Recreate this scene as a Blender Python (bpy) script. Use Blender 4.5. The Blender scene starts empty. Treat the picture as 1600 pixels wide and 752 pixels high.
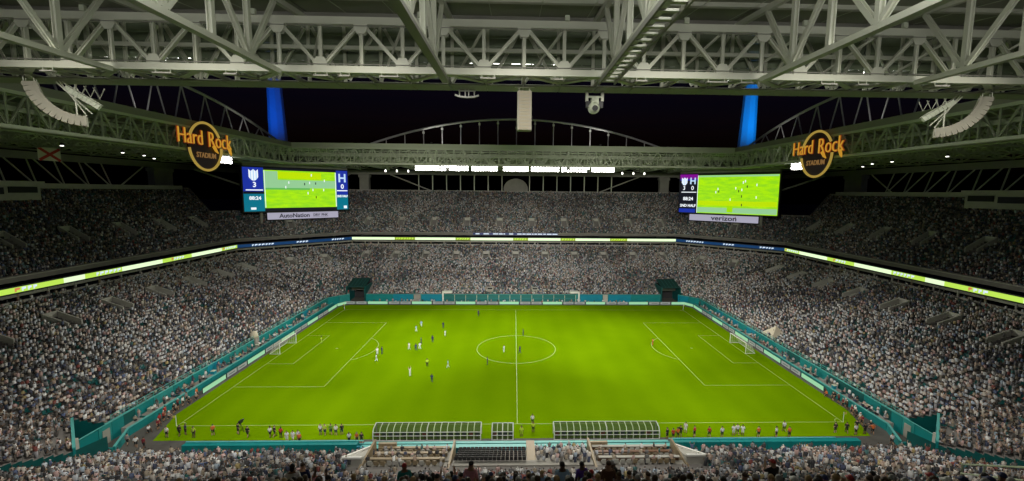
import bpy, bmesh, math, random
import numpy as np
from mathutils import Matrix, Vector
random.seed(7); rng = np.random.default_rng(11)
S = bpy.context.scene
COL = S.collection
R = math.radians
# ------------------------------------------------------------------ camera
cam = bpy.data.cameras.new('camera'); co = bpy.data.objects.new('camera', cam); COL.objects.link(co)
PIT, ROL, YAW, FPX = .1102409, -.009512642, .02976661, 689.854
CAMLOC = Vector((-.718325, -99.41196, 36.22812))
def cray(a, b):
    c, s = math.cos(ROL), math.sin(ROL); x, u = c*a+s*b, -s*a+c*b
    c, s = math.cos(PIT), math.sin(PIT); y, z = c+s*u, -s+c*u
    c, s = math.cos(YAW), math.sin(YAW); return Vector((c*x+s*y, -s*x+c*y, z))
fw = cray(0, 0); rt = cray(1, 0)-fw; up = cray(0, 1)-fw
mw = Matrix((rt.normalized(), up.normalized(), -fw.normalized())).transposed().to_4x4()
mw.translation = CAMLOC
co.matrix_world = mw
cam.sensor_width = 36; cam.lens = FPX/1600*36
cam.shift_x = -23.3058/1600; cam.shift_y = .2215/1600
cam.clip_start = .1; cam.clip_end = 3000
S.camera = co
# ------------------------------------------------------------------ night sky, moonlight, exposure
W = bpy.data.worlds.new('World'); S.world = W; W.use_nodes = True
wn = W.node_tree.nodes; bg = wn['Background']
sk = wn.new('ShaderNodeTexSky'); sk.sky_type = 'NISHITA'; sk.sun_disc = False
sk.sun_elevation = R(-2.7); sk.sun_rotation = R(180); sk.ozone_density = 5; sk.dust_density = .0; sk.air_density = .6
W.node_tree.links.new(sk.outputs[0], bg.inputs[0]); bg.inputs[1].default_value = .05
sd = bpy.data.lights.new('moon', 'SUN'); sd.energy = .004; sd.angle = R(.5)
so = bpy.data.objects.new('moon', sd); COL.objects.link(so); so.rotation_euler = (R(40), 0, R(20))
S.view_settings.view_transform = 'Standard'; S.view_settings.look = 'None'
S.view_settings.exposure = 0; S.view_settings.gamma = 1
S.render.engine = 'CYCLES'
S.cycles.max_bounces = 6; S.cycles.diffuse_bounces = 4; S.cycles.glossy_bounces = 2
S.cycles.sample_clamp_indirect = 4
SPOT_W = 44500
# ------------------------------------------------------------------ materials
MATS = {}
def mat(name, col, rough=.6, metal=0, noise=0, scale=3., emit=0, ecol=None, bump=0):
    if name in MATS: return MATS[name]
    m = bpy.data.materials.new(name); m.use_nodes = True
    nt = m.node_tree; b = nt.nodes['Principled BSDF']
    b.inputs['Roughness'].default_value = rough; b.inputs['Metallic'].default_value = metal
    c = (*col, 1)
    b.inputs['Base Color'].default_value = c
    if noise or bump:
        tc = nt.nodes.new('ShaderNodeTexCoord'); no = nt.nodes.new('ShaderNodeTexNoise')
        no.inputs['Scale'].default_value = scale; no.inputs['Detail'].default_value = 5
        nt.links.new(tc.outputs['Object'], no.inputs['Vector'])
        if noise:
            mx = nt.nodes.new('ShaderNodeMix'); mx.data_type = 'RGBA'
            nt.links.new(no.outputs['Fac'], mx.inputs[0])
            mx.inputs[6].default_value = tuple(x*(1-noise) for x in col)+(1,)
            mx.inputs[7].default_value = tuple(min(1, x*(1+noise)) for x in col)+(1,)
            nt.links.new(mx.outputs[2], b.inputs['Base Color'])
        if bump:
            bp = nt.nodes.new('ShaderNodeBump'); bp.inputs['Strength'].default_value = bump
            nt.links.new(no.outputs['Fac'], bp.inputs['Height']); nt.links.new(bp.outputs[0], b.inputs['Normal'])
    if emit:
        b.inputs['Emission Color'].default_value = (*(ecol or col), 1)
        b.inputs['Emission Strength'].default_value = emit
    MATS[name] = m; return m
STEEL = mat('painted_steel', (.60, .62, .51), .45, 0, .18, .35)
STEEL2 = mat('galvanised_steel', (.56, .61, .47), .5, 0, .2, .6)
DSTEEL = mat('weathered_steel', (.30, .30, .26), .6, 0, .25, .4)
DECK = mat('roof_decking', (.30, .32, .24), .7, 0, .3, .15)
CONC = mat('concrete', (.30, .29, .26), .85, 0, .25, .4)
TERR = mat('terrace_concrete', (.17, .16, .15), .9, 0, .3, .5)
PALE = mat('pale_concrete', (.42, .41, .37), .8, 0, .2, .6)
WHITE = mat('white_paint', (.78, .78, .74), .5, 0, .06, 2)
TEAL = mat('teal_paint', (.0, .20, .205), .5, 0, .2, .5)
TEALD = mat('dark_teal_paint', (.0, .085, .085), .5, 0, .25, .5)
TEALL = mat('light_teal_paint', (.10, .42, .40), .5, 0, .1, 1)
TEALB = mat('worn_teal_paint', (.015, .235, .23), .55, 0, .25, .8)
BANNER = mat('blue_teal_banner', (.0, .22, .32), .45, 0, .2, .4)
BLACK = mat('black_plastic', (.012, .012, .013), .5)
DARK = mat('painted_recess_shade', (.02, .02, .022), .9)  # near-black colour stands in for the shade inside openings
GLASS = mat('smoked_glass', (.02, .025, .03), .08)
TAN = mat('tan_wood', (.27, .21, .125), .5, 0, .25, 3)
BROWN = mat('brown_wood', (.14, .06, .025), .45, 0, .3, 4)
GRILLE = mat('speaker_grille', (.36, .345, .27), .6, 0, .08, 4)
APRON = mat('apron_floor', (.085, .08, .072), .8, 0, .3, .6)
GROUND = mat('ground', (.05, .05, .05), .9, 0, .3, .05)
REDF = mat('red_cloth', (.5, .03, .02), .7)
LINE = mat('line_paint', (.36, .47, .11), .7, 0, .12, 1)
LAMP = mat('floodlight_lamp', (.9, .9, .9), .3, emit=10, ecol=(1, .98, .94))
LOUV = mat('louvre_sheet', (.20, .24, .16), .6, 0, .35, .8)
DIMLAMP = mat('small_lamp', (.9, .9, .9), .3, emit=5, ecol=(1, .97, .9))
CLEAR = mat('clear_panel', (.035, .05, .035), .1)
CLEAR.node_tree.nodes['Principled BSDF'].inputs['Alpha'].default_value = .72
NET = mat('white_net', (.7, .7, .68), .8)
def emis(name, col, s=1.):
    return mat(name, tuple(x*.2 for x in col), .4, emit=s, ecol=col)
# ------------------------------------------------------------------ object helpers
def tag(o, label, cat, group=None):
    o['label'] = label; o['category'] = cat
    if group: o['group'] = group
    return o
def empty(name, label, cat, loc=(0, 0, 0), group=None):
    o = bpy.data.objects.new(name, None); COL.objects.link(o); o.location = loc
    return tag(o, label, cat, group)
ORI = {}
def worldloc(p):
    v = Vector((0, 0, 0))
    while p is not None:
        v = v+p.matrix_basis.translation; p = p.parent
    return v
def link(name, me, parent=None, m=None):
    o = bpy.data.objects.new(name, me); COL.objects.link(o)
    if m is not None:
        if len(me.materials) == 0: me.materials.append(m)
    if parent is not None:
        o.parent = parent
    return o
class MB:
    """collects shapes in world coordinates; built as one mesh"""
    def __init__(s): s.v = []; s.f = []
    def quad(s, a, b, c, d):
        n = len(s.v); s.v += [tuple(a), tuple(b), tuple(c), tuple(d)]; s.f.append((n, n+1, n+2, n+3)); return s
    def tri(s, a, b, c):
        n = len(s.v); s.v += [tuple(a), tuple(b), tuple(c)]; s.f.append((n, n+1, n+2)); return s
    def box(s, x0, x1, y0, y1, z0, z1):
        n = len(s.v)
        s.v += [(x, y, z) for z in (z0, z1) for y in (y0, y1) for x in (x0, x1)]
        s.f += [tuple(n+i for i in q) for q in ((0, 2, 3, 1), (4, 5, 7, 6), (0, 1, 5, 4), (2, 6, 7, 3), (0, 4, 6, 2), (1, 3, 7, 5))]
        return s
    def hexa(s, p):                # 8 points: bottom ring 4, top ring 4
        n = len(s.v); s.v += [tuple(q) for q in p]
        s.f += [tuple(n+i for i in q) for q in ((3, 2, 1, 0), (4, 5, 6, 7), (0, 1, 5, 4), (1, 2, 6, 5), (2, 3, 7, 6), (3, 0, 4, 7))]
        return s
    def bar(s, p0, p1, w, h=None, upv=(0, 0, 1)):
        h = h or w; p0 = Vector(p0); p1 = Vector(p1); d = (p1-p0).normalized(); u = Vector(upv)
        if abs(d.dot(u)) > .98: u = Vector((1, 0, 0))
        r = d.cross(u).normalized()*w/2; u = r.cross(d).normalized()*h/2
        return s.hexa([p0-r-u, p0+r-u, p0+r+u, p0-r+u, p1-r-u, p1+r-u, p1+r+u, p1-r+u])
    def tube(s, pts, rad, n=8, closed=False):
        pts = [Vector(p) for p in pts]; m = len(pts); base = len(s.v)
        rr = rad if hasattr(rad, '__len__') else [rad]*m
        pu = None
        for i, p in enumerate(pts):
            a = pts[(i-1) % m] if (closed or i) else p; b = pts[(i+1) % m] if (closed or i < m-1) else p
            d = (b-a).normalized()
            if pu is None:
                pu = Vector((0, 0, 1)) if abs(d.z) < .9 else Vector((1, 0, 0))
            r = d.cross(pu).normalized(); u = r.cross(d).normalized(); pu = u
            for k in range(n):
                t = 2*math.pi*k/n; s.v.append(tuple(p+rr[i]*(math.cos(t)*r+math.sin(t)*u)))
        for i in range(m if closed else m-1):
            j = (i+1) % m
            for k in range(n):
                l = (k+1) % n
                s.f.append((base+i*n+k, base+i*n+l, base+j*n+l, base+j*n+k))
        if not closed:
            s.f.append(tuple(base+k for k in range(n))[::-1]); s.f.append(tuple(base+(m-1)*n+k for k in range(n)))
        return s
    def build(s, name, m, parent=None, org=None, smooth=False):
        if parent is not None: o0 = worldloc(parent)
        else: o0 = Vector(org) if org is not None else Vector((0, 0, 0))
        me = bpy.data.meshes.new(name)
        me.from_pydata([(x-o0.x, y-o0.y, z-o0.z) for x, y, z in s.v], [], s.f)
        me.materials.append(m); me.validate()
        if smooth: me.polygons.foreach_set('use_smooth', [True]*len(me.polygons))
        o = link(name, me, parent)
        if parent is None: o.location = o0
        return o
def structure(o): o['kind'] = 'structure'; return o
def stuff(o): o['kind'] = 'stuff'; return o
# unit sections shared between members: axis along z from 0 to 1, section 1 x 1
def unit_mesh(kind, m):
    key = (kind, m.name)
    if key in ORI: return ORI[key]
    if kind == 'box': prof = [(-.5, -.5), (.5, -.5), (.5, .5), (-.5, .5)]
    elif kind == 'tube': prof = [(.5*math.cos(2*math.pi*k/8), .5*math.sin(2*math.pi*k/8)) for k in range(8)]
    else:
        t = .17
        prof = [(-.5, -.5), (.5, -.5), (.5, -.5+t), (t/2, -.5+t), (t/2, .5-t), (.5, .5-t), (.5, .5), (-.5, .5), (-.5, .5-t), (-t/2, .5-t), (-t/2, -.5+t), (-.5, -.5+t)]
    n = len(prof); v = [(x, y, 0) for x, y in prof]+[(x, y, 1) for x, y in prof]
    f = [(k, (k+1) % n, n+(k+1) % n, n+k) for k in range(n)]
    f += [tuple(range(n))[::-1], tuple(range(n, 2*n))]
    me = bpy.data.meshes.new('member_'+kind); me.from_pydata(v, [], f); me.materials.append(m); ORI[key] = me
    return me
def member(name, p0, p1, w, h, m, parent, kind='box', upv=(0, 0, 1)):
    p0 = Vector(p0); p1 = Vector(p1); d = p1-p0; L = d.length; d = d/L; u = Vector(upv)
    if abs(d.dot(u)) > .98: u = Vector((0, 1, 0))
    x = d.cross(u).normalized(); y = d.cross(x).normalized()
    M = Matrix(((x.x*w, y.x*h, d.x*L), (x.y*w, y.y*h, d.y*L), (x.z*w, y.z*h, d.z*L))).to_4x4()
    M.translation = p0-(worldloc(parent) if parent is not None else Vector((0, 0, 0)))
    o = bpy.data.objects.new(name, unit_mesh(kind, m)); COL.objects.link(o); o.parent = parent
    o.matrix_basis = M
    return o
def text_mesh(txt, size, m, ext=.03, bold=0., sx=1.):
    cu = bpy.data.curves.new('lettering', 'FONT'); cu.body = txt; cu.size = size; cu.extrude = ext; cu.offset = bold
    cu.align_x = 'CENTER'; cu.align_y = 'CENTER'; cu.resolution_u = 3
    t = bpy.data.objects.new('lettering', cu); COL.objects.link(t)
    dg = bpy.context.evaluated_depsgraph_get()
    me = bpy.data.meshes.new_from_object(t.evaluated_get(dg)); bpy.data.objects.remove(t); bpy.data.curves.remove(cu)
    me.materials.clear(); me.materials.append(m)
    if sx != 1:
        for v in me.vertices: v.co.x *= sx
    return me
def place_face(o, parent, c, ex, ey, off=0.):
    """put a flat mesh (xy plane) at world point c with in-plane axes ex, ey"""
    ex = Vector(ex).normalized(); ey = Vector(ey).normalized(); n = ex.cross(ey)
    M = Matrix((ex, ey, n)).transposed().to_4x4(); M.translation = Vector(c)+n*off-(worldloc(parent) if parent else Vector())
    o.matrix_basis = M; return o
def rect_mesh(x0, x1, y0, y1, t=.02):
    b = MB().box(x0, x1, y0, y1, 0, t); return b
def pmesh(mb, name, m):
    me = bpy.data.meshes.new(name); me.from_pydata(mb.v, [], mb.f); me.materials.append(m); return me

# ------------------------------------------------------------------ ground and pitch
structure(MB().quad((-1500, -1500, -.06), (1500, -1500, -.06), (1500, 1500, -.06), (-1500, 1500, -.06)).build('ground', GROUND))
structure(MB().quad((-64, -50, 0), (64, -50, 0), (64, 50, 0), (-64, 50, 0)).build('apron', APRON))
g = bpy.data.materials.new('grass_turf'); g.use_nodes = True; nt = g.node_tree; b = nt.nodes['Principled BSDF']; b.inputs['Roughness'].default_value = .9
b.inputs['Specular IOR Level'].default_value = 0.
tc = nt.nodes.new('ShaderNodeTexCoord')
n1 = nt.nodes.new('ShaderNodeTexNoise'); n1.inputs['Scale'].default_value = .09; n1.inputs['Detail'].default_value = 6
n2 = nt.nodes.new('ShaderNodeTexNoise'); n2.inputs['Scale'].default_value = 2.2; n2.inputs['Detail'].default_value = 8
wv = nt.nodes.new('ShaderNodeTexWave'); wv.inputs['Scale'].default_value = .057; wv.inputs['Distortion'].default_value = .4
for n in (n1, n2, wv): nt.links.new(tc.outputs['Object'], n.inputs['Vector'])
a1 = nt.nodes.new('ShaderNodeMath'); a1.operation = 'ADD'; nt.links.new(n1.outputs['Fac'], a1.inputs[0])
m1 = nt.nodes.new('ShaderNodeMath'); m1.operation = 'MULTIPLY'; m1.inputs[1].default_value = .35; nt.links.new(n2.outputs['Fac'], m1.inputs[0]); nt.links.new(m1.outputs[0], a1.inputs[1])
m2 = nt.nodes.new('ShaderNodeMath'); m2.operation = 'MULTIPLY_ADD'; m2.inputs[1].default_value = .16; nt.links.new(wv.outputs['Fac'], m2.inputs[0]); nt.links.new(a1.outputs[0], m2.inputs[2])
rp = nt.nodes.new('ShaderNodeValToRGB'); nt.links.new(m2.outputs[0], rp.inputs[0])
rp.color_ramp.elements[0].position = .35; rp.color_ramp.elements[0].color = (.118, .232, .0006, 1)
rp.color_ramp.elements[1].position = 1.0; rp.color_ramp.elements[1].color = (.158, .290, .0012, 1)
nt.links.new(rp.outputs[0], b.inputs['Base Color'])
bp = nt.nodes.new('ShaderNodeBump'); bp.inputs['Strength'].default_value = .3; nt.links.new(n2.outputs['Fac'], bp.inputs['Height']); nt.links.new(bp.outputs[0], b.inputs['Normal'])
mb = MB(); N = 24
poly = [(-52.6, -37.8), (53.4, -37.8), (55.9, -30), (56.0, 36.5), (53.0, 39.3), (-52.6, 39.3), (-55.0, 37), (-55.0, -30)]
mb.v = [(x, y, .004) for x, y in poly]; mb.f = [tuple(range(8))]
structure(mb.build('pitch', g))
HX, HY, LW = 52.25, 33.74, .13
mk = MB(); ZL = .009
def ln(x0, y0, x1, y1): mk.quad((x0, y0, ZL), (x1, y0, ZL), (x1, y1, ZL), (x0, y1, ZL))
ln(-HX, -HY, HX, -HY+LW); ln(-HX, HY-LW, HX, HY)
ln(-HX, -HY+LW, -HX+LW, HY-LW); ln(HX-LW, -HY+LW, HX, HY-LW); ln(-LW/2, -HY+LW, LW/2, HY-LW)
for s in (-1, 1):
    for d, w in ((16.5, 20.16), (5.5, 9.16)):
        xa, xb = sorted((s*(HX-LW), s*(HX-d)))
        ln(xa, w-LW, xb, w); ln(xa, -w, xb, -w+LW)
        xe = s*(HX-d); ln(min(xe, xe-s*LW), -w, max(xe, xe-s*LW), -w) if 0 else None
        x0, x1 = sorted((xe, xe-s*LW)); ln(x0, -w, x1, w)
def arc(cx, cy, r, a0, a1, n):
    for i in range(n):
        p, q = [a0+(a1-a0)*(i+k)/n for k in (0, 1)]
        mk.quad(*[(cx+rr*math.cos(t), cy+rr*math.sin(t), ZL) for rr, t in ((r-LW, p), (r, p), (r, q), (r-LW, q))])
arc(0, 0, 9.15, 0, 2*math.pi, 72)
for s in (-1, 1):
    a = math.acos(5.5/9.15); c = 0 if s < 0 else math.pi
    arc(s*(HX-11), 0, 9.15, c-a, c+a, 20); arc(s*(HX-11), 0, .25, 0, 2*math.pi, 10)
    for t in (-1, 1):
        c = math.atan2(-t, -s); arc(s*HX, t*HY, 1.2, c-math.pi/4, c+math.pi/4, 6)
structure(mk.build('pitch_markings', LINE))

# ------------------------------------------------------------------ stands: octagonal bowl
def octo(ax, ay, c):
    """corners of a chamfered rectangle, as eight segments keyed by side"""
    p = {'far': ((-ax+c, ay), (ax-c, ay)), 'near': ((ax-c, -ay), (-ax+c, -ay)), 'left': ((-ax, -ay+c), (-ax, ay-c)), 'right': ((ax, ay-c), (ax, -ay+c))}
    p['fl'] = (p['left'][1], p['far'][0]); p['fr'] = (p['far'][1], p['right'][0]); p['nr'] = (p['right'][1], p['near'][0]); p['nl'] = (p['near'][1], p['left'][0])
    return p
SIDEWORD = {'far': 'far side', 'near': 'near side', 'left': 'left end', 'right': 'right end', 'fl': 'far left corner', 'fr': 'far right corner', 'nr': 'near right corner', 'nl': 'near left corner'}
class Tier:
    def __init__(s, name, front, back, n, z0, z1, sides, nrow=None, zoff={}):
        s.name = name; s.F = octo(*front); s.B = octo(*back); s.n = n; s.z0 = z0; s.z1 = z1; s.sides = sides; s.nrow = nrow or {}; s.zoff = zoff
    def pt(s, k, fr, t, trim=None):
        f0, f1 = s.F[k]; b0, b1 = s.B[k]
        x0 = f0[0]+(b0[0]-f0[0])*t; y0 = f0[1]+(b0[1]-f0[1])*t; x1 = f1[0]+(b1[0]-f1[0])*t; y1 = f1[1]+(b1[1]-f1[1])*t
        return x0+(x1-x0)*fr, y0+(y1-y0)*fr
    def length(s, k, t):
        a = s.pt(k, 0, t); c = s.pt(k, 1, t); return math.hypot(c[0]-a[0], c[1]-a[1])
    def z(s, k, i): return s.z0+(s.z1-s.z0)*i/s.n+s.zoff.get(k, 0)
    def rows(s, k): return s.nrow.get(k, s.n)
    def face(s, k):
        a = s.pt(k, 0, .5); c = s.pt(k, 1, .5); dx, dy = c[0]-a[0], c[1]-a[1]; L = math.hypot(dx, dy); return dx/L, dy/L, dy/L, -dx/L   # along, inward
LOW = Tier('lower', (59.0, 43.0, 5.0), (93.0, 77.0, 28.0), 40, 2.4, 14.6, ['far', 'left', 'right', 'fl', 'fr', 'nl', 'nr', 'near'], zoff={'near': -1.5, 'nl': 0, 'nr': 0})
UPP = Tier('upper', (93.0, 76.9, 28.0), (120.0, 103.0, 36.0), 33, 19.2, 35.8, ['far', 'left', 'right', 'fl', 'fr', 'near'], nrow={'fl': 17, 'fr': 17}, zoff={'near': 1.0})
stand_objs = {}
def row0(T, k): return 4 if T is LOW and k in ('nl', 'nr') else 0
for T in (LOW, UPP):
    for k in T.sides:
        lab = {'lower': 'lower tier of spectator terraces behind the teal wall at the ', 'upper': 'upper tier of spectator terraces above the glowing ribbon at the '}[T.name]+SIDEWORD[k]
        root = empty(T.name+'_stand', lab, 'grandstand', (*T.pt(k, .5, 0), 0))
        m = MB(); nr = T.rows(k)
        for i in range(row0(T, k), nr):
            t0, t1 = i/T.n, (i+1)/T.n; z = T.z(k, i); zn = T.z(k, i+1)
            a, b_ = T.pt(k, 0, t0), T.pt(k, 1, t0); c, d = T.pt(k, 1, t1), T.pt(k, 0, t1)
            segs = [(a, b_, c, d)]
            if T is LOW and k == 'far' and i < 8:
                cut = [(a[0], -54.9, d[0]), (-48.7, 48.1, None), (54.6, b_[0], c[0])]
                segs = [((a[0], a[1]), (-54.9, a[1]), (-54.9, d[1]), (d[0], d[1])), ((-48.7, a[1]), (48.1, a[1]), (48.1, d[1]), (-48.7, d[1])), ((54.6, a[1]), (b_[0], b_[1]), (c[0], c[1]), (54.6, d[1]))]
                if a[0] > -55: segs = segs[1:2]
            for (a, b_, c, d) in segs:
                m.quad((*a, z), (*b_, z), (*c, z), (*d, z)); m.quad((*d, z), (*c, z), (*c, zn), (*d, zn))
        m.build('terrace', TERR, root)
        stand_objs[T.name, k] = root
        # back parapet
        if T.name == 'upper' and k != 'near':
            t = nr/T.n; a, b_ = T.pt(k, 0, t), T.pt(k, 1, t); ax, ay, nx, ny = T.face(k); zb = T.z(k, nr)
            w = MB(); th = .35
            w.hexa([(a[0], a[1], zb-.6), (b_[0], b_[1], zb-.6), (b_[0]-nx*th, b_[1]-ny*th, zb-.6), (a[0]-nx*th, a[1]-ny*th, zb-.6), (a[0], a[1], zb+.75), (b_[0], b_[1], zb+.75), (b_[0]-nx*th, b_[1]-ny*th, zb+.75), (a[0]-nx*th, a[1]-ny*th, zb+.75)])
            w.build('back_wall', PALE if len(k) > 2 else CONC, root)
for k, fr, kn, frn in (('nl', 0, 'near', 1), ('nr', 1, 'near', 0)):
    m = MB()
    for i in range(28):
        p0, p1 = LOW.pt(kn, frn, i/40), LOW.pt(kn, frn, (i+1)/40)
        zl, zh = LOW.z(kn, i)-.3, max(LOW.z(k, max(i, 4)), LOW.z(kn, i))+.15
        m.quad((*p0, zl), (*p1, zl), (*p1, zh), (*p0, zh))
    m.build('seam_wall', TEALD, stand_objs['lower', k])
# end walls of the upper tiers where the corner sections stay low
for k, fr, other in (('far', 0, 'fl'), ('far', 1, 'fr'), ('left', 1, 'fl'), ('right', 0, 'fr')):
    root = stand_objs['upper', k]; i0 = UPP.rows('fl'); m = MB()
    for i in range(i0, UPP.n):
        a = UPP.pt(k, fr, i/UPP.n); c = UPP.pt(k, fr, (i+1)/UPP.n); z = UPP.z(k, i)
        m.quad((*a, UPP.z(k, i0)-1), (*c, UPP.z(k, i0)-1), (*c, z+1.2), (*a, z+1.2))
    m.build('end_wall', CONC, root)
# front walls, upper fascia, suite level between tiers
for k in LOW.sides:
    root = stand_objs['lower', k]; a, b_ = LOW.pt(k, 0, 0), LOW.pt(k, 1, 0); ax, ay, nx, ny = LOW.face(k); z = LOW.z(k, 0)
    def strip(z0, z1, o0, o1, name, m, e=0.):
        A = (a[0]-ax*e, a[1]-ay*e); B = (b_[0]+ax*e, b_[1]+ay*e)
        q = [(A[0]+nx*o0, A[1]+ny*o0), (B[0]+nx*o0, B[1]+ny*o0), (B[0]+nx*o1, B[1]+ny*o1), (A[0]+nx*o1, A[1]+ny*o1)]
        return MB().hexa([(*p, z0) for p in q]+[(*p, z1) for p in q]).build(name, m, root)
    if k == 'near': continue
    if k in ('nl', 'nr'):       # tunnel corner: teal retaining wall behind the opening, terrace starts higher
        a, b_ = LOW.pt(k, 0, .1), LOW.pt(k, 1, .1); z = LOW.z(k, 4)
        strip(0, z+.5, 0, .25, 'retaining_wall', TEAL); strip(z+.5, z+.62, -.03, .28, 'wall_cap', TEALL)
        sx = -1 if k == 'nl' else 1
        for i in range(6):          # closes the stepped end of the neighbouring terrace
            kk = 'left' if k == 'nl' else 'right'; fr = 0 if k == 'nl' else 1
            p0 = LOW.pt(kk, fr, i/40); p1 = LOW.pt(kk, fr, (i+1)/40)
            MB().quad((*p0, 0), (*p1, 0), (*p1, LOW.z(kk, i)+.6), (*p0, LOW.z(kk, i)+.6)).build('end_wall', TEALD, root)
        continue
    if k == 'far': a, b_ = (-48.7, 43.0), (48.1, 43.0)
    Lw = math.hypot(b_[0]-a[0], b_[1]-a[1]); nP = max(1, round(Lw/4.2))
    for q in range(nP):
        u0, u1 = Lw*q/nP+.04, Lw*(q+1)/nP-.04
        c4 = [(a[0]+ax*u+nx*o, a[1]+ay*u+ny*o) for u, o in ((u0, 0), (u1, 0), (u1, .2), (u0, .2))]
        h_ = z+.22-random.choice((0, 0, .03, .06))
        MB().hexa([(*p, 0) for p in c4]+[(*p, h_) for p in c4]).build('wall_panel', random.choice((TEAL, TEAL, TEAL, TEALD, TEALB, BANNER)), root)
    strip(0, z+.1, -.06, -.01, 'wall_backing', CONC); strip(z+.22, z+.33, -.03, .23, 'wall_cap', TEALL)
    if k in ('left', 'right'):  # taller end next to the tunnel corner, pale end post
        sx = -1 if k == 'left' else 1
        MB().box(*sorted((sx*58.55, sx*58.78)), -42.2, -39.4, 0, 2.75).build('tunnel_wall', TEAL, root)
        for q in range(3): MB().box(*sorted((sx*58.5, sx*58.78)), -39.36+2*q, -37.4+2*q, 0, 2.7-.03*q).build('tunnel_wall', (TEALB, TEAL, TEALD)[q], root)
        MB().box(*sorted((sx*58.42, sx*58.52)), -38.9, -37.8, .0, 2.1).build('service_door', DSTEEL, root); MB().box(*sorted((sx*58.45, sx*58.6)), -42.2, -33.5, 2.75, 2.84).build('wall_cap', TEALL, root)
        MB().box(*sorted((sx*58.5, sx*59.1)), -42.7, -42.2, 0, 3.1).build('end_post', PALE, root)
for k in ('far', 'left', 'right', 'fl', 'fr'):
    root = stand_objs['upper', k]
    F0, F1 = UPP.pt(k, 0, 0), UPP.pt(k, 1, 0); ax, ay, nx, ny = UPP.face(k)
    L = math.hypot(F1[0]-F0[0], F1[1]-F0[1])
    def P(u, o, z): return (F0[0]+ax*u+nx*o, F0[1]+ay*u+ny*o, z)
    def blk(u0, u1, o0, o1, z0, z1, name, m):
        return MB().hexa([P(u0, o0, z0), P(u1, o0, z0), P(u1, o1, z0), P(u0, o1, z0), P(u0, o0, z1), P(u1, o0, z1), P(u1, o1, z1), P(u0, o1, z1)]).build(name, m, root)
    blk(0, L, -.9, .3, 18.75, 19.9, 'front_parapet', TERR)
    blk(0, L, .3, .36, 19.6, 19.75, 'parapet_rail', DSTEEL)
    blk(0, L, -4, .2, 15.95, 16.45, 'suite_ceiling', DSTEEL)
    blk(0, L, -4.2, -4, 14.6, 16.0, 'suite_back_wall', GLASS)
    blk(0, L, .2, .5, 14.6, 15.2, 'suite_ledge', PALE)
    n = int(L/5.2)
    for i in range(n+1):
        u = L*i/n
        member('suite_post', P(u, .1, 15.2), P(u, .1, 16.45), .3, .3, PALE if i % 3 else TAN, root)
# ribbon boards
YG = emis('ribbon_lime', (.56, .88, .10), .88); WH = emis('ribbon_white', (.80, 1.0, .62), 1.05); RBL = emis('ribbon_blue', (.004, .05, .17), .7)
RTX = emis('ribbon_text_white', (.75, .88, 1), .85); RRED = emis('ribbon_red', (.75, .25, .10), .8); RDK = emis('ribbon_dark_blue', (.005, .02, .12), .7); RYE = emis('ribbon_yellow', (.34, .46, .03), .8)
def ribbon(k, pat, label, o=.5):
    F0, F1 = UPP.pt(k, 0, 0), UPP.pt(k, 1, 0); ax, ay, nx, ny = UPP.face(k); L = math.hypot(F1[0]-F0[0], F1[1]-F0[1])
    root = empty('ribbon_board', label, 'led board', (F0[0]+ax*L/2+nx*o, F0[1]+ay*L/2+ny*o, 17.5))
    def P(u, oo, z): return (F0[0]+ax*u+nx*oo, F0[1]+ay*u+ny*oo, z)
    def blk(u0, u1, o0, o1, z0, z1, m, name):
        return MB().hexa([P(u0, o0, z0), P(u1, o0, z0), P(u1, o1, z0), P(u0, o1, z0), P(u0, o0, z1), P(u1, o0, z1), P(u1, o1, z1), P(u0, o1, z1)]).build(name, m, root)
    blk(0, L, -.2, o, 16.55, 18.05, BLACK, 'board_housing')
    for u0, u1, kind in pat(L):
        base = {'g': YG, 'w': WH, 'b': RBL, 't': YG, 's': RBL, 'y': RYE, 'd': RDK}[kind]
        blk(u0, u1, o, o+.04, 16.8, 17.8, base, 'display_panel')
        if kind in 'tsy':
            m = MB(); m2 = MB(); u = u0+.6; n = 0
            while u < u1-1.0:
                w = random.uniform(.5, .9); q = m2 if (kind == 't' and n < 1 and random.random() < .7) else m
                z0, z1 = (16.95, 17.68) if kind != 's' else (17.05, 17.6)
                for (c, d, e, f_) in ((0, .28, z0, z1), (.28, w, z1-.35, z1), (.28, w*.9, z0+.3, z0+.6)):
                    q.hexa([P(u+c, o+.04, e), P(u+d, o+.04, e), P(u+d, o+.06, e), P(u+c, o+.06, e), P(u+c, o+.04, f_), P(u+d, o+.04, f_), P(u+d, o+.06, f_), P(u+c, o+.06, f_)])
                u += w+.3; n += 1
            if m.v: m.build('display_mark', RTX if kind != 'y' else YG, root)
            if m2.v: m2.build('display_mark', RRED, root)
def side_pat(flip):
    def f(L):
        out = []; u = 0
        seq = [('t', 8.), ('w', 13.), ('g', 2.), ('t', 6.), ('g', 2.5), ('w', 12.), ('t', 7), ('g', 2), ('w', 4.5), ('g', 4.5), ('t', 5), ('g', 5.5), ('w', 6), ('g', 8), ('t', 6), ('w', 8), ('g', 4)]
        for kd, w in seq:
            if u >= L: break
            out.append((u, min(L, u+w), kd)); u += w
        if flip: return [(L-b_, L-a, kd) for a, b_, kd in out]
        return out
    return f
def corner_pat(L): 
    c = [0, .10, .30, .46, .58, .78, .93, 1.]; kd = ['b', 's', 'b', 's', 'b', 's', 'b']
    return [(L*c[i], L*c[i+1], kd[i]) for i in range(7)]
def far_pat(L):
    out = []; u = 0
    for kd, w in (('w', 17), ('y', 8), ('w', 16.), ('y', 6), ('w', 17), ('y', 6), ('w', 13), ('y', 6), ('w', 14), ('y', 7), ('w', 30)):
        if u >= L: break
        out.append((u, min(L, u+w), kd)); u += w
    return out
ribbon('left', side_pat(True), 'lime green and white glowing ribbon board along the left end', .5)
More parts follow.
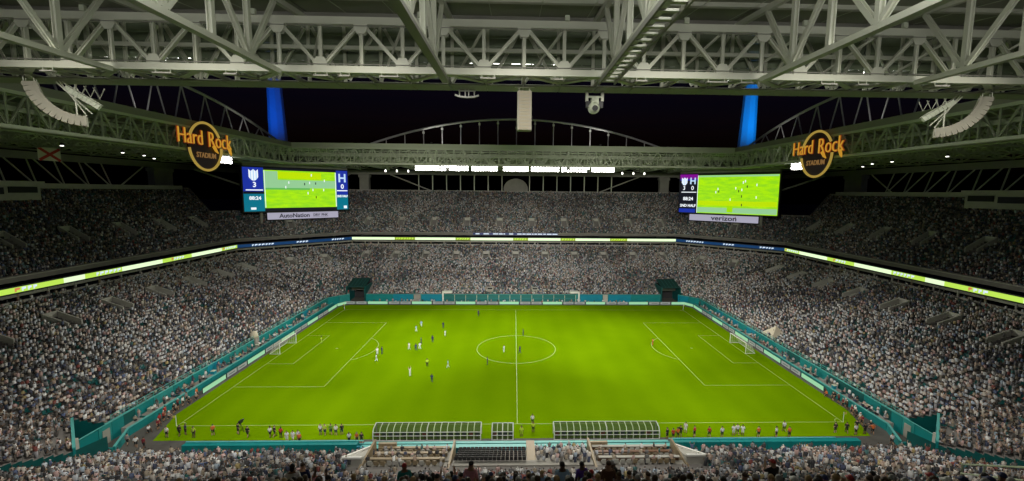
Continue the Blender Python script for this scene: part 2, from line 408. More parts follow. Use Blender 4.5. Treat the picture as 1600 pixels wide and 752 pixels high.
ribbon('right', side_pat(False), 'lime green and white glowing ribbon board along the right end', .5)
ribbon('fl', corner_pat, 'blue glowing ribbon board under the left video screen', .5)
ribbon('fr', corner_pat, 'blue glowing ribbon board under the right video screen', .5)
ribbon('far', far_pat, 'pale green white glowing ribbon board across the far side', .5)
# small blue text board above the centre of the far ribbon
rb = empty('text_board', 'short dark blue text board above the middle of the far ribbon', 'led board', (0, 76.2, 19.3))
MB().box(-17, 17, 76.3, 76.45, 18.95, 19.85).build('board_housing', RDK, rb)
m = MB(); u = -16
while u < 16:
    w = random.uniform(.6, 2.2)
    m.box(u, u+w, 76.26, 76.3, 19.2, 19.6); u += w+random.choice((.3, .4, 1.6))
m.build('display_mark', RTX, rb)

# ------------------------------------------------------------------ entry portals in the stands
PORT = []     # (tier, side, fraction-range, rows) cleared of crowd
def portal(T, k, fr, r0, h=5, w=2.2):
    root = stand_objs[T.name, k]; ax, ay, nx, ny = T.face(k)
    t0, t1 = r0/T.n, (r0+h)/T.n; c0 = T.pt(k, fr, t0); z0 = T.z(k, r0); z1 = T.z(k, r0+h)
    D = T.length(k, t0); dep = h*(.85 if T is LOW else .82)
    def P(u, v, z): return (c0[0]+ax*u-nx*v, c0[1]+ay*u-ny*v, z)
    m = MB()
    for s in (-1, 1):
        u0, u1 = sorted((s*w/2, s*(w/2+.3)))
        zf = z0+1.0
        m.hexa([P(u0, 0, z0), P(u1, 0, z0), P(u1, dep, z0), P(u0, dep, z0), P(u0, 0, zf), P(u1, 0, zf), P(u1, dep, z1+1.0), P(u0, dep, z1+1.0)])
    m.hexa([P(-w/2-.3, dep, z0), P(w/2+.3, dep, z0), P(w/2+.3, dep+.3, z0), P(-w/2-.3, dep+.3, z0), P(-w/2-.3, dep, z1+1.1), P(w/2+.3, dep, z1+1.1), P(w/2+.3, dep+.3, z1+1.1), P(-w/2-.3, dep+.3, z1+1.1)])
    o = m.build('entry_portal', PALE, root)
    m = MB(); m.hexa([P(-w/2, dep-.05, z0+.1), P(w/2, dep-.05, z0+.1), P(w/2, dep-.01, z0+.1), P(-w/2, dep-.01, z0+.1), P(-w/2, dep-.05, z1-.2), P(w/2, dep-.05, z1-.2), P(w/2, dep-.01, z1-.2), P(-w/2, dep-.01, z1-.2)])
    m.build('doorway', DARK, o)  # flat dark panel on the wall paints the doorway's inner shade
    PORT.append((T.name, k, fr, (w/2+.5)/D, r0-1, r0+h))
for i in range(11): portal(LOW, 'far', .04+.092*i, 28, 4)
for i in range(10): portal(UPP, 'far', .06+.0978*i, 6, 4)
for k in ('left', 'right'):
    for i in range(8): portal(LOW, k, .06+.125*i, 27, 5)
    for i in range(8): portal(UPP, k, .05+.125*i, 9, 5)
for k in ('fl', 'fr'):
    for f in (.3, .7): portal(LOW, k, f, 27, 4)
    portal(UPP, k, .5, 6, 4)

# ------------------------------------------------------------------ crowd (stuff) and empty seats
def proto(seated, arms):
    V = []; Fc = []; Z = []
    def add(vs, fs, zone):
        n = len(V); V.extend(vs); Z.extend([zone]*len(vs)); Fc.extend([tuple(n+i for i in f) for f in fs])
    def box(x0, x1, y0, y1, z0, z1, zone, sx=1., sy=1., bottom=False):
        cx, cy = (x0+x1)/2, (y0+y1)/2
        vs = [(x, y, z0) for y in (y0, y1) for x in (x0, x1)]+[(cx+(x-cx)*sx, cy+(y-cy)*sy, z1) for y in (y0, y1) for x in (x0, x1)]
        q = [(4, 5, 7, 6), (0, 1, 5, 4), (2, 6, 7, 3), (0, 4, 6, 2), (1, 3, 7, 5)]
        add(vs, [t for a, b_, c, d in q for t in ((a, b_, c), (a, c, d))], zone)
    h = .45 if seated else .85       # hip height; facing +y
    box(-.17, .17, -.11, .11, h-.02, h+.52, 0, 1.18, .9)
    if seated: box(-.19, .19, .05, .5, h-.08, h+.08, 3)
    else: box(-.15, .15, -.1, .1, 0, h, 3, 1.1, 1.1)
    zc = h+.70; r = .105
    ring = [(r, 0, zc), (0, r*1.15, zc-.01), (-r, 0, zc), (0, -r*1.15, zc)]
    add(ring+[(0, .03, zc-.17)], [(1, 0, 4), (2, 1, 4), (3, 2, 4), (0, 3, 4)], 1)
    add(ring+[(0, -.02, zc+.13)], [(0, 1, 4), (1, 2, 4), (2, 3, 4), (3, 0, 4)], 2)
    if arms:
        for s in (-1, 1):
            sh = (s*.22, 0, h+.47); el = (s*.27, .05, h+.2); ha = (s*.16, .3, h+.16)
            if arms == 2: el = (s*.3, .08, h+.65); ha = (s*.24, .1, h+.95)
            for p, q_, z_ in ((sh, el, 0), (el, ha, 1)):
                p = Vector(p); q_ = Vector(q_); d = (q_-p).normalized(); a = d.orthogonal().normalized()*.055; b_ = d.cross(a)
                c3 = [a, -a*.5+b_*.87, -a*.5-b_*.87]
                add([tuple(p+c) for c in c3]+[tuple(q_+c*.8) for c in c3], [(0, 1, 4), (0, 4, 3), (1, 2, 5), (1, 5, 4), (2, 0, 3), (2, 3, 5)], z_)
    return np.array(V), np.array(Fc), np.array(Z)
PROTO = [proto(True, 0), proto(False, 0), proto(True, 1), proto(False, 1), proto(False, 2)]
SHIRT = np.array([(.64, .64, .64), (.50, .53, .58), (.36, .44, .53), (.58, .53, .48), (.03, .03, .034), (.06, .06, .065), (.045, .055, .10), (.24, .24, .25), (.50, .34, .32), (.22, .06, .05), (.14, .14, .14), (.34, .29, .22), (.05, .14, .14), (.36, .29, .13), (.10, .13, .24), (.40, .30, .24)])
SHL = np.array([26, 16, 7, 19, 0, 0, 0, 9, 10, 1, 2, 7, 1, 1, 0, 7.]); SHL = SHL/SHL.sum()
SHD = np.array([1, 2, 2, 1, 14, 14, 10, 12, 3, 4, 14, 7, 3, 2, 6, 5.]); SHD = SHD/SHD.sum()
SKIN = np.array([(.50, .32, .23), (.40, .24, .16), (.28, .15, .09), (.14, .07, .04)])
HAIR = np.array([(.012, .009, .007), (.03, .018, .01), (.10, .06, .03), (.55, .55, .55), (.02, .02, .03), (.12, .06, .05)]); HW = np.array([.46, .2, .08, .12, .1, .04])
PANT = np.array([(.02, .02, .025), (.04, .05, .09), (.10, .09, .08), (.25, .22, .18), (.3, .3, .32)])
crowdpos = []; seatpos = []
def inport(tn, k, fr, i):
    for (a, b_, f, w, r0, r1) in PORT:
        if a == tn and b_ == k and r0 <= i <= r1 and abs(fr-f) < w: return True
    return False
def excluded(x, y):
    if y < 0 and -20.3 < x < 22.6 and y > -53.5: return True       # loge boxes by the dugouts
    if y > 38 and 47.4 < abs(x) < 54.2 and y < 49.5: return True   # corner tunnels
    if y < -37.5 and 54 < abs(x) < 59.8 and y > -44.5: return True
    return False
for T in (LOW, UPP):
    for k in T.sides:
        if T is UPP and k == 'near': continue
        ax, ay, nx, ny = T.face(k); ang = math.atan2(-nx, ny)
        for i in range(row0(T, k), T.rows(k)):
            if T is LOW and k == 'near' and i > 24: continue
            t = (i+.55)/T.n; L = T.length(k, t); n = int(L/.53); z = T.z(k, i)
            na = max(1, round(T.length(k, 1)/11.5))
            occ = .94 if T is LOW else .9
            for j in range(n):
                fr = (j+.5)/n
                a = fr*na; 
                x, y = T.pt(k, fr, t)
                if y < -62 and abs(x) > 40: continue
                if y < -58 and T is UPP: continue
                d = abs(a-round(a))*L/na; dc0 = math.hypot(x-CAMLOC.x, y-CAMLOC.y)
                if d < .42 and random.random() < (.85 if dc0 < 110 else .45): continue
                if inport(T.name, k, fr, i) or excluded(x, y): continue
                dc = math.hypot(x-CAMLOC.x, y-CAMLOC.y)
                if random.random() > occ-.10*max(0, math.sin(x*.11+2*math.sin(y*.05))*math.sin(y*.13+z*.5)):
                    seatpos.append((x, y, z, ang)); continue
                near = dc < 95
                q = random.random()
                tp = (2 if q < .72 else 3 if q < .95 else 4) if near else (0 if q < .82 else 1)
                crowdpos.append((x+random.uniform(-.12, .12), y+random.uniform(-.1, .1), z, ang+random.gauss(0, .3), tp))
for j in range(6):                       # guests in the seats right of the tan aisle
    y = -43.2-1.0*j; z = 1.45+.36*j; x = 2.5
    while x < 9.1:
        if random.random() < .86: crowdpos.append((x, y-.45, z, random.gauss(0, .3), random.choice((2, 2, 3))))
        x += .56
for j in range(3):
    for x0, x1, pr in ((-18.3, -9.2, .5), (10.2, 20., .55)):
        x = x0
        while x < x1:
            if random.random() < pr: crowdpos.append((x, -43.2-2.2*j-1.0, 1.5+.62*j, random.gauss(0, .8), 3))
            x += .8
for s in (-1, 1):                        # camera crews and staff on the raised walkway behind the goals
    y = -35.
    while y < 35:
        if random.random() < .62: crowdpos.append((s*random.uniform(57.7, 58.5), y, 1.0, s*math.pi/2+random.gauss(0, .4), random.choice((2, 2, 3))))
        y += random.uniform(.45, .9)
x = -47.
while x < 47:                            # staff between the far boards and the wall
    if random.random() < .5: crowdpos.append((x, random.uniform(40.6, 41.9), 0, math.pi+random.gauss(0, .4), random.choice((2, 3))))
    x += random.uniform(.5, 1.3)
def cloud_mesh(name, items, mat_):
    Vs = []; Fs = []; Cs = []; base = 0
    for tp, (V, Fc, Z) in enumerate(PROTO):
        it = [c for c in items if c[4] == tp]
        if not it: continue
        A = np.array(it); n = len(A); nv = len(V)
        sc = rng.normal(.94, .06, n)[:, None]
        lean = rng.normal(0, .06, (n, 2))
        c, s = np.cos(A[:, 3])[:, None], np.sin(A[:, 3])[:, None]
        vx = V[None, :, 0]*sc+lean[:, :1]*V[None, :, 2]; vy = V[None, :, 1]*sc+lean[:, 1:]*V[None, :, 2]
        X = A[:, 0:1]+c*vx-s*vy; Y = A[:, 1:2]+s*vx+c*vy; Zz = A[:, 2:3]+V[None, :, 2]*sc
        Vs.append(np.stack([X, Y, Zz], -1).reshape(-1, 3))
        Fs.append((Fc[None]+(np.arange(n)*nv)[:, None, None]+base).reshape(-1, 3)); base += n*nv
        cols = np.zeros((n, 4, 3)); 
        # supporters of a kind sit together: the mix of shirts drifts over the stands
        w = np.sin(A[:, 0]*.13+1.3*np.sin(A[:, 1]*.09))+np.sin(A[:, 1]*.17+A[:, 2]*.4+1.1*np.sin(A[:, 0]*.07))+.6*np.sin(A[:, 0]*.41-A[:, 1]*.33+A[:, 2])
        light = np.clip(.57+.24*w, .10, .92)*np.where(A[:, 2] > 19, np.where(np.abs(A[:, 0]) > 84, .35, .8), 1.)  # upper tiers darkened through the shirt mix, their ends most
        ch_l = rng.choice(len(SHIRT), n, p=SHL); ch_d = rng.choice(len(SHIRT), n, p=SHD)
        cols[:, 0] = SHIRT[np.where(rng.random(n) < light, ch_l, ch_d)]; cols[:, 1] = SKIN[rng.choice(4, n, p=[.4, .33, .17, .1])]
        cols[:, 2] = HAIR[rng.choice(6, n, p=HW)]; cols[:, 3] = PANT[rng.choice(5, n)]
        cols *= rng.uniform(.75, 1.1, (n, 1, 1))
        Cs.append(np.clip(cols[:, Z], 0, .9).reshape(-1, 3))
    V = np.concatenate(Vs); F = np.concatenate(Fs); C = np.concatenate(Cs)
    me = bpy.data.meshes.new(name)
    me.vertices.add(len(V)); me.vertices.foreach_set('co', V.astype(np.float32).ravel())
    me.loops.add(F.size); me.loops.foreach_set('vertex_index', F.astype(np.int32).ravel())
    me.polygons.add(len(F)); me.polygons.foreach_set('loop_start', np.arange(0, F.size, 3, dtype=np.int32)); 
    at = me.color_attributes.new('cloth_tint', 'FLOAT_COLOR', 'POINT')
    at.data.foreach_set('color', np.concatenate([C, np.ones((len(C), 1))], 1).astype(np.float32).ravel())
    me.update(calc_edges=True); me.materials.append(mat_)
    return me
cm = bpy.data.materials.new('crowd_clothing'); cm.use_nodes = True
at = cm.node_tree.nodes.new('ShaderNodeAttribute'); at.attribute_name = 'cloth_tint'
cm.node_tree.links.new(at.outputs['Color'], cm.node_tree.nodes['Principled BSDF'].inputs['Base Color'])
cm.node_tree.nodes['Principled BSDF'].inputs['Roughness'].default_value = .8
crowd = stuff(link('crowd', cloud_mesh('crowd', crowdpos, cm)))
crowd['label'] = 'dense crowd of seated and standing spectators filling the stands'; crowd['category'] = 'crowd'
# empty teal seats
sm = MB(); 
for (x, y, z, a) in seatpos:
    c, s = math.cos(a), math.sin(a)
    def q(px, py, pz): return (x+c*px-s*py, y+s*px+c*py, z+pz)
    sm.hexa([q(-.22, -.2, .4), q(.22, -.2, .4), q(.22, .2, .43), q(-.22, .2, .43), q(-.22, -.2, .46), q(.22, -.2, .46), q(.22, .2, .48), q(-.22, .2, .48)])
    sm.hexa([q(-.22, -.3, .45), q(.22, -.3, .45), q(.22, -.24, .45), q(-.22, -.24, .45), q(-.2, -.36, .9), q(.2, -.36, .9), q(.2, -.31, .9), q(-.2, -.31, .9)])
so_ = stuff(sm.build('empty_seats', TEALD)); so_['label'] = 'scattered empty teal seats between spectators in the stands'; so_['category'] = 'seats'
print('CROWD', len(crowdpos), 'SEATS', len(seatpos), 'TRIS', len(crowd.data.polygons))

# ------------------------------------------------------------------ roof
ZB, ZT, ZI, ZD, ZTOP = 45.5, 49.1, 51.2, 51.6, 52.45
PAN = 3.14
def deckz(v): return ZD-.085*v
SIDES = {'near': (lambda u, v, z: Vector((u, -(58.5+v), z)), 78.), 'far': (lambda u, v, z: Vector((u, 58.5+v, z)), 78.),
         'left': (lambda u, v, z: Vector((-(78+v), u, z)), 58.5), 'right': (lambda u, v, z: Vector((78+v, u, z)), 58.5)}
VOUT = 49.
def along(side): return (1, 0, 0) if side in ('near', 'far') else (0, 1, 0)
ORD = ['first', 'second', 'third', 'fourth', 'fifth', 'sixth', 'seventh', 'eighth', 'ninth', 'tenth', 'eleventh', 'twelfth', 'thirteenth', 'fourteenth', 'fifteenth', 'sixteenth', 'seventeenth', 'eighteenth', 'nineteenth', 'twentieth']
SD = {'near': 'near side', 'far': 'far side', 'left': 'left end', 'right': 'right end'}
for side, (P, H) in SIDES.items():
    st = STEEL if side == 'near' else STEEL2
    # canopy: deck panels between the radial lines, purlins, outer ring beam
    rf = empty('roof_canopy', {'near': 'ribbed roof deck overhead above the big white truss', 'far': 'roof canopy over the far side stand with outer ring beam', 'left': 'roof canopy over the left end stand', 'right': 'roof canopy over the right end stand'}[side], 'roof', P(0, 25, deckz(25)))
    us = [x for x in np.arange(-12, 13)*12.56+6.28 if abs(x) < H-1]
    edges = [None]+us+[None]
    for i in range(len(edges)-1):
        for j in range(3):
            v0, v1 = VOUT*j/3, VOUT*(j+1)/3
            def uu(e, v, first): 
                if e is None: return -(H+v) if first else (H+v)
                return e
            a = [P(uu(edges[i], v0, 1)+.05, v0, deckz(v0)), P(uu(edges[i+1], v0, 0)-.05, v0, deckz(v0)), P(uu(edges[i+1], v1, 0)-.05, v1-.05, deckz(v1)), P(uu(edges[i], v1, 1)+.05, v1-.05, deckz(v1))]
            if side in ('near', 'left'): a = a[::-1]
            mbx = MB().hexa(a+[p+Vector((0, 0, .25)) for p in a]); mbx.build('deck_panel', DECK, rf)
    for v in np.arange(4.6, VOUT, 4.9):
        hh = .34
        zz = deckz(v)-hh/2-.004
        member('purlin', P(-(H+v)+.3, v, zz), P(H+v-.3, v, zz), .42, hh, st, rf)
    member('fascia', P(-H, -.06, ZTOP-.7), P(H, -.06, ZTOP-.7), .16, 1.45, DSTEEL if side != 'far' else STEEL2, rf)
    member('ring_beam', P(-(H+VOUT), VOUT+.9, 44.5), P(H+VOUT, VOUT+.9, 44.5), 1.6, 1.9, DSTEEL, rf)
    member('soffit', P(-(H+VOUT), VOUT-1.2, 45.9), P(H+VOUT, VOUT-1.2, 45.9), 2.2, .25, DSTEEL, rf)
    # edge box truss
    tr = empty('box_truss', {'near': 'large white steel lattice truss running across the top of the view', 'far': 'steel lattice truss along the roof edge of the far side', 'left': 'steel lattice truss along the roof edge of the left end', 'right': 'steel lattice truss along the roof edge of the right end'}[side], 'truss', P(0, 2.5, ZB))
    near = side == 'near'
    nmax = int((H+2)/PAN)
    Uend = nmax*PAN
    mi = 0
    for v, zt, w in ((5., ZT, .42), (0., ZI-.45, .42)):
        member('bottom_chord', P(-H-4, v, ZB), P(H+4, v, ZB), .42, .5, st, tr)
        member('top_chord', P(-H-4, v, zt), P(H+4, v, zt), .42, .55, st, tr)
        front = v > 2
        for n in range(-nmax, nmax+1):
            u = n*PAN
            inframe = (not near) or abs(u) < 52
            if not inframe: continue
            member('post', P(u, v, ZB+.25), P(u, v, zt-.27), .2 if n % 4 else .3, .26, st, tr, 'beam', along(side))
            if n % 2 == 0:        # top node
                for d in (-1, 1):
                    if abs(u+d*PAN) > Uend: continue
                    member('diagonal', P(u+d*.35, v, zt-.45), P(u+d*(PAN-.3), v, ZB+.42), .3, .26, st, tr, 'beam', along(side))
            if front and (near or side == 'far'):
                zc, sg = (zt-.5, 1) if n % 2 == 0 else (ZB+.45, -1)
                g_ = MB(); hw = .52
                for e in (-.17, .17):
                    pts = [P(u-hw, v+e, zc+sg*.3), P(u+hw, v+e, zc+sg*.3), P(u+hw, v+e, zc-sg*.1), P(u+hw*.55, v+e, zc-sg*.45), P(u-hw*.55, v+e, zc-sg*.45), P(u-hw, v+e, zc-sg*.1)]
                    b0 = len(g_.v)
                    dv = Vector(along(side)).cross(Vector((0, 0, 1)))*.03
                    g_.v += [tuple(p+dv) for p in pts]+[tuple(p-dv) for p in pts]
                    g_.f += [tuple(b0+k for k in range(6)), tuple(b0+11-k for k in range(6))]+[(b0+k, b0+(k+1) % 6, b0+6+(k+1) % 6, b0+6+k) for k in range(6)]
                g_.build('gusset_plate', st, tr)
    for n in range(-nmax, nmax+1):
        u = n*PAN
        if near and abs(u) > 52: continue
        member('cross_tie', P(u, .2, ZB-.02), P(u, 4.8, ZB-.02), .22, .24, st, tr)
        member('cross_tie', P(u, .2, ZI-.1), P(u, 4.8, ZT), .2, .2, st, tr)
        if n < nmax:
            a, b_ = (2.35, 4.75) if n % 2 else (4.75, 2.35)
            member('plan_brace', P(u+.1, a, ZB-.12), P(u+PAN-.1, b_, ZB-.12), .5, .12, st, tr)
            if n % 2 == 0: member('sway_brace', P(u+.1, .3, ZB+.3), P(u+PAN-.1, 4.7, ZT-.3), .16, .16, st, tr)
        if near and n < nmax:
            member('walkway_panel', P(u+.04, 1.15, ZB-.3), P(u+PAN-.04, 1.15, ZB-.3), 2.2, .1, DECK, tr)
    ub = [-H]+us+[H]
    for i in range(len(ub)-1 if near else 0):
        for j in range(7):
            z = ZB+.75+.72*j
            a = [P(ub[i]+.05, -.45, z), P(ub[i+1]-.05, -.45, z), P(ub[i+1]-.05, -.25, z+.62), P(ub[i]+.05, -.25, z+.62)]
            e = Vector(along(side)).cross(Vector((0, 0, 1)))*.03
            MB().hexa([p-e for p in a]+[p+e for p in a]).build('louvre', LOUV, tr)
    member('inner_rail', P(-H, 1.5, ZB+2.7), P(H, 1.5, ZB+2.7), .22, .3, st, tr)
    if not near:
        member('walkway', P(-H, 1.2, ZB-.3), P(H, 1.2, ZB-.3), 2.2, .1, DECK, tr)
    # radial trusses
    for q, u in enumerate(us):
        if near and abs(u) > 50: continue
        words = {'near': 'white roof truss running overhead from the big truss, ', 'far': 'roof truss spanning back over the far stand, ', 'left': 'roof truss spanning back over the left end stand, ', 'right': 'roof truss spanning back over the right end stand, '}[side]
        vis = [x for x in us if not near or abs(x) < 50]; qi = vis.index(u)
        extra = ORD[qi]+(' from the left' if side in ('near', 'far') else ' from the near end')
        rt_ = empty('roof_truss', words+extra, 'truss', P(u, 5, ZB), 'radial trusses of the '+SD[side]+' roof')
        vE = 43. if not near else 36.
        bw = .5
        zb1 = ZB if near else ZB+.2
        member('bottom_chord', P(u, 5.35, ZB-.3 if near else ZB), P(u, vE, zb1-.3), bw, .36, st, rt_)
        def zt_(v): return deckz(v)-.62
        member('top_chord', P(u, .5, zt_(.5)), P(u, VOUT-1, zt_(VOUT-1)), .4, .42, st, rt_)
        step = 3.75; n = int((vE-5)/step)
        for i in range(n+1):
            v = 5.3+i*step
            if i: member('post', P(u, v, ZB-.1), P(u, v, zt_(v)-.2), .34, .34, st, rt_, 'beam', along(side))
            if i < n:
                a, c = (v, v+step) if i % 2 else (v+step, v)
                member('diagonal', P(u, a+(.2 if a < c else -.2), ZB), P(u, c+(-.2 if a < c else .2), zt_(c)-.25), .3, .3, st, rt_, 'beam', along(side))
            if not near and i:
                member('lateral_brace', P(u+.2, v, ZB+.1), P(u+6.28, v, zt_(v)), .18, .18, st, rt_)
                member('lateral_brace', P(u-.2, v, ZB+.1), P(u-6.28, v, zt_(v)), .18, .18, st, rt_)
        if near and abs(u-6.28) < .1:      # catwalk ladder below the truss just right of centre
            for s in (-1, 1): member('catwalk_stringer', P(u+s*.62+.35, 4.6, ZB-.55), P(u+s*.62+.35, vE, ZB-.55), .12, .3, DSTEEL, rt_)
            v = 5.
            while v < vE:
                member('catwalk_rung', P(u-.2, v, ZB-.5), P(u+.9, v, ZB-.5), .3, .12, st, rt_); v += 1.05
        if near and abs(u+6.28) < .1:
            member('cable_tray', P(u+.1, 4.6, ZB-.62), P(u+.1, vE, ZB-.62), .55, .25, DSTEEL, rt_)

tr = [o for o in bpy.data.objects if o.name.startswith('box_truss')][0]
tr = next(o for o in bpy.data.objects if o.name.startswith('box_truss') and o.matrix_basis.translation.y < -50)
Pn = SIDES['near'][0]
for u, w in ((-36, .9), (-27.5, 1.4), (-22.4, 1.0), (-15.6, 1.1), (-13.8, .8), (-10.4, 1.5), (-2.8, 1.2), (2.7, .7), (9.2, .9), (15.2, 1.6), (17.6, 1.0), (24.2, 1.3), (27., .8), (33.4, 1.2)):
    b_ = MB(); c0 = Pn(u, 5.3, 44.95)
    b_.box(c0.x-w/2, c0.x+w/2, c0.y-.2, c0.y+.2, 44.9, 45.0)
    b_.build('equipment_shelf', PALE, tr)
    for e in (-.4, .4): member('shelf_hanger', (c0.x+e*w, c0.y, 45.0), (c0.x+e*w, c0.y, 45.3), .05, .05, STEEL, tr)
for u in (-33, -20.5, -8, 3.3, 12.6, 22, 30.): member('junction_box', Pn(u, 5.3, 49.35), Pn(u, 5.3, 49.75), .35, .25, STEEL2, tr)
member('cable_conduit', Pn(-52, 5.27, 45.85), Pn(52, 5.27, 45.85), .07, .07, DSTEEL, tr, 'tube')
member('cable_conduit', Pn(-52, 5.27, 48.7), Pn(52, 5.27, 48.7), .06, .06, DSTEEL, tr, 'tube')
for k in range(-9, 10):            # thin sag rods under the deck
    member('sag_rod', Pn(k*4.19+1.4, .5, deckz(.5)-.1), Pn(k*4.19+1.4, 9.2, deckz(9.2)-.5), .05, .05, STEEL2, tr, 'tube')
# roof side supports: big columns, facade posts, V struts
cg = 'thick columns holding up the far roof corners'
for (x, y, lab) in ((-70, 109.4, 'thick grey column just right of the left video screen'), (70, 109.4, 'thick grey column just left of the right video screen'), (-128.9, 66, 'thick grey column left of the left video screen'), (128.9, 66, 'thick grey column right of the right video screen')):
    c = empty('roof_column', lab, 'column', (x, y, 0), cg)
    wx, wy = (2.1, 1.2) if abs(x) < 100 else (1.2, 4.2)
    MB().box(x-wx, x+wx, y-wy, y+wy, 0, 43.5).build('shaft', DSTEEL, c)
    MB().box(x-wx-.4, x+wx+.4, y-wy-.2, y+wy+.2, 42.2, 43.4).build('capital', DSTEEL, c)
fc = empty('facade_frame', 'row of thin upright posts behind the top of the far stand', 'frame', (0, 108.4, 36))
for k in range(-7, 8):
    if k: member('upright', (k*6.42, 108.4, 30), (k*6.42, 108.4, 43.6), .42, .42, STEEL2, fc)
for s in (-1, 1):
    member('brace', (s*58, 108.4, 43.6), (s*36, 108.4, 35), .5, .5, DSTEEL, fc)
    member('brace', (s*76, 108.4, 43.6), (s*96, 108.4, 35), .5, .5, DSTEEL, fc)
# arched gable panel in the middle of the far facade
ap = empty('arched_panel', 'grey round topped panel behind the middle of the far upper stand', 'panel', (0, 107.2, 30))
m = MB(); nseg = 16; b0 = 0
prof = [(-5.6, 33), (5.6, 33)]+[(5.6*math.cos(t), 37.2+4.9*math.sin(t)) for t in np.linspace(0, math.pi, nseg)]
m.v = [(x, 107.2, z) for x, z in prof]+[(x, 107.7, z) for x, z in prof]; n = len(prof)
m.f = [tuple(range(n)), tuple(range(2*n-1, n-1, -1))]+[(k, (k+1) % n, n+(k+1) % n, n+k) for k in range(n)]
m.build('panel_face', CONC, ap)
m = MB(); m.tube([(5.6*math.cos(t), 107.1, 37.2+4.9*math.sin(t)) for t in np.linspace(0, math.pi, 14)], .16, 6); m.build('panel_rim', DSTEEL, ap)
for s, nm in ((-1, 'left'), (1, 'right')):
    vs = empty('strut_frame', 'row of grey V shaped struts behind the upper tier of the %s end' % nm, 'frame', (s*124, 20, 36))
    for k in range(-2, 6):
        y = 4+7.0*k+ (0 if s < 0 else 6)
        member('strut', (s*122.5, y, 36.2), (s*127.6, y-2.6, 43.6), .4, .4, STEEL2, vs, 'tube'); member('strut', (s*122.5, y, 36.2), (s*127.6, y+2.6, 43.6), .4, .4, STEEL2, vs, 'tube')
    member('brace', (s*122.6, 41, 36.2), (s*127.6, 57, 43.4), .45, .45, STEEL2, vs, 'tube')
    member('brace', (s*121, 72, 43.4), (s*97, 84, 33), .7, .7, STEEL2, vs, 'tube')
    member('sill', (s*121.6, -40, 35.6), (s*121.6, 66, 35.6), .9, 1.3, CONC, vs)
# arches above the roof
ARCHS = mat('arch_steel', (.5, .5, .5), .5, 0, .1, .4)
def arch(P, half, rise, name, lab, z0, hang, vee):
    a = empty(name, lab, 'roof arch', P(0, z0))
    pts = [P(u, z0+rise*(1-(u/half)**2)) for u in np.linspace(-half, half, 41)]
    MB().tube(pts, .38, 8).build('arch_chord', ARCHS, a, smooth=True)
    n = int(half/hang)
    if not vee:
        for k in range(-n, n+1):
            u = k*hang
            zt = z0+rise*(1-(u/half)**2)
            if zt-z0 < .6: continue
            member('hanger', P(u, z0-1.2), P(u, zt), .34, .34, ARCHS, a, 'tube')
            if abs(k) < 6:
                zl = zt-1.3 if k else zt-3
                MB().box(*sum(([c-.35, c+.35] for c in P(u, zl)), [])).build('beacon_box', WHITE, a)
    else:
        MB().tube([P(-half, z0), P(half, z0)], .3, 6).build('foot_rail', ARCHS, a)
        for k in range(-n, n+1):
            u = k*hang; zt = z0+rise*(1-(u/half)**2)
            if zt-z0 < .8: continue
            for d in (-hang*.33, hang*.33): member('web_strut', P(u, zt), P(u+d, z0), .34, .34, ARCHS, a, 'tube')
arch(lambda u, z: Vector((u, 64, z)), 52.5, 9.4, 'roof_arch', 'thin tied arch with upright hangers above the far roof', 52.8, 6.7, False)
arch(lambda u, z: Vector((-84, u, z)), 61, 9.6, 'roof_arch', 'arch with V shaped webbing above the left end roof', 53.2, 8.4, True)
arch(lambda u, z: Vector((84, u, z)), 61, 9.6, 'roof_arch', 'arch with V shaped webbing above the right end roof', 53.2, 8.4, True)
for (x, y, tx, ty, lab) in ((-30, 60, -26, 64, 'left part of the far arch'), (30, 60, 26, 64, 'right part of the far arch'), (-79.5, 2, -84, 4, 'near part of the left end arch'), (79.5, 2, 84, 4, 'near part of the right end arch'), (-79.5, 38, -84, 40, 'far part of the left end arch'), (79.5, 38, 84, 40, 'far part of the right end arch')):  # uplights added to brighten the arches, no lamps known there
    f = empty('added_arch_uplight', 'added uplight on the roof edge lighting the '+lab, 'lamp', (x, y, 52.9))
    MB().box(x-.3, x+.3, y-.3, y+.3, 52.9, 53.3).build('housing', BLACK, f)
    ld = bpy.data.lights.new('added_arch_lamp', 'SPOT'); ld.energy = 1500 if abs(x) < 40 else 350; ld.color = (1, .97, .9); ld.spot_size = R(150); ld.spot_blend = .8; ld.shadow_soft_size = .3
    lo = bpy.data.objects.new('added_arch_lamp', ld); COL.objects.link(lo); lo.location = (x, y, 53.6); lo.rotation_euler = (Vector((tx, ty, 60))-lo.location).to_track_quat('-Z', 'Y').to_euler()
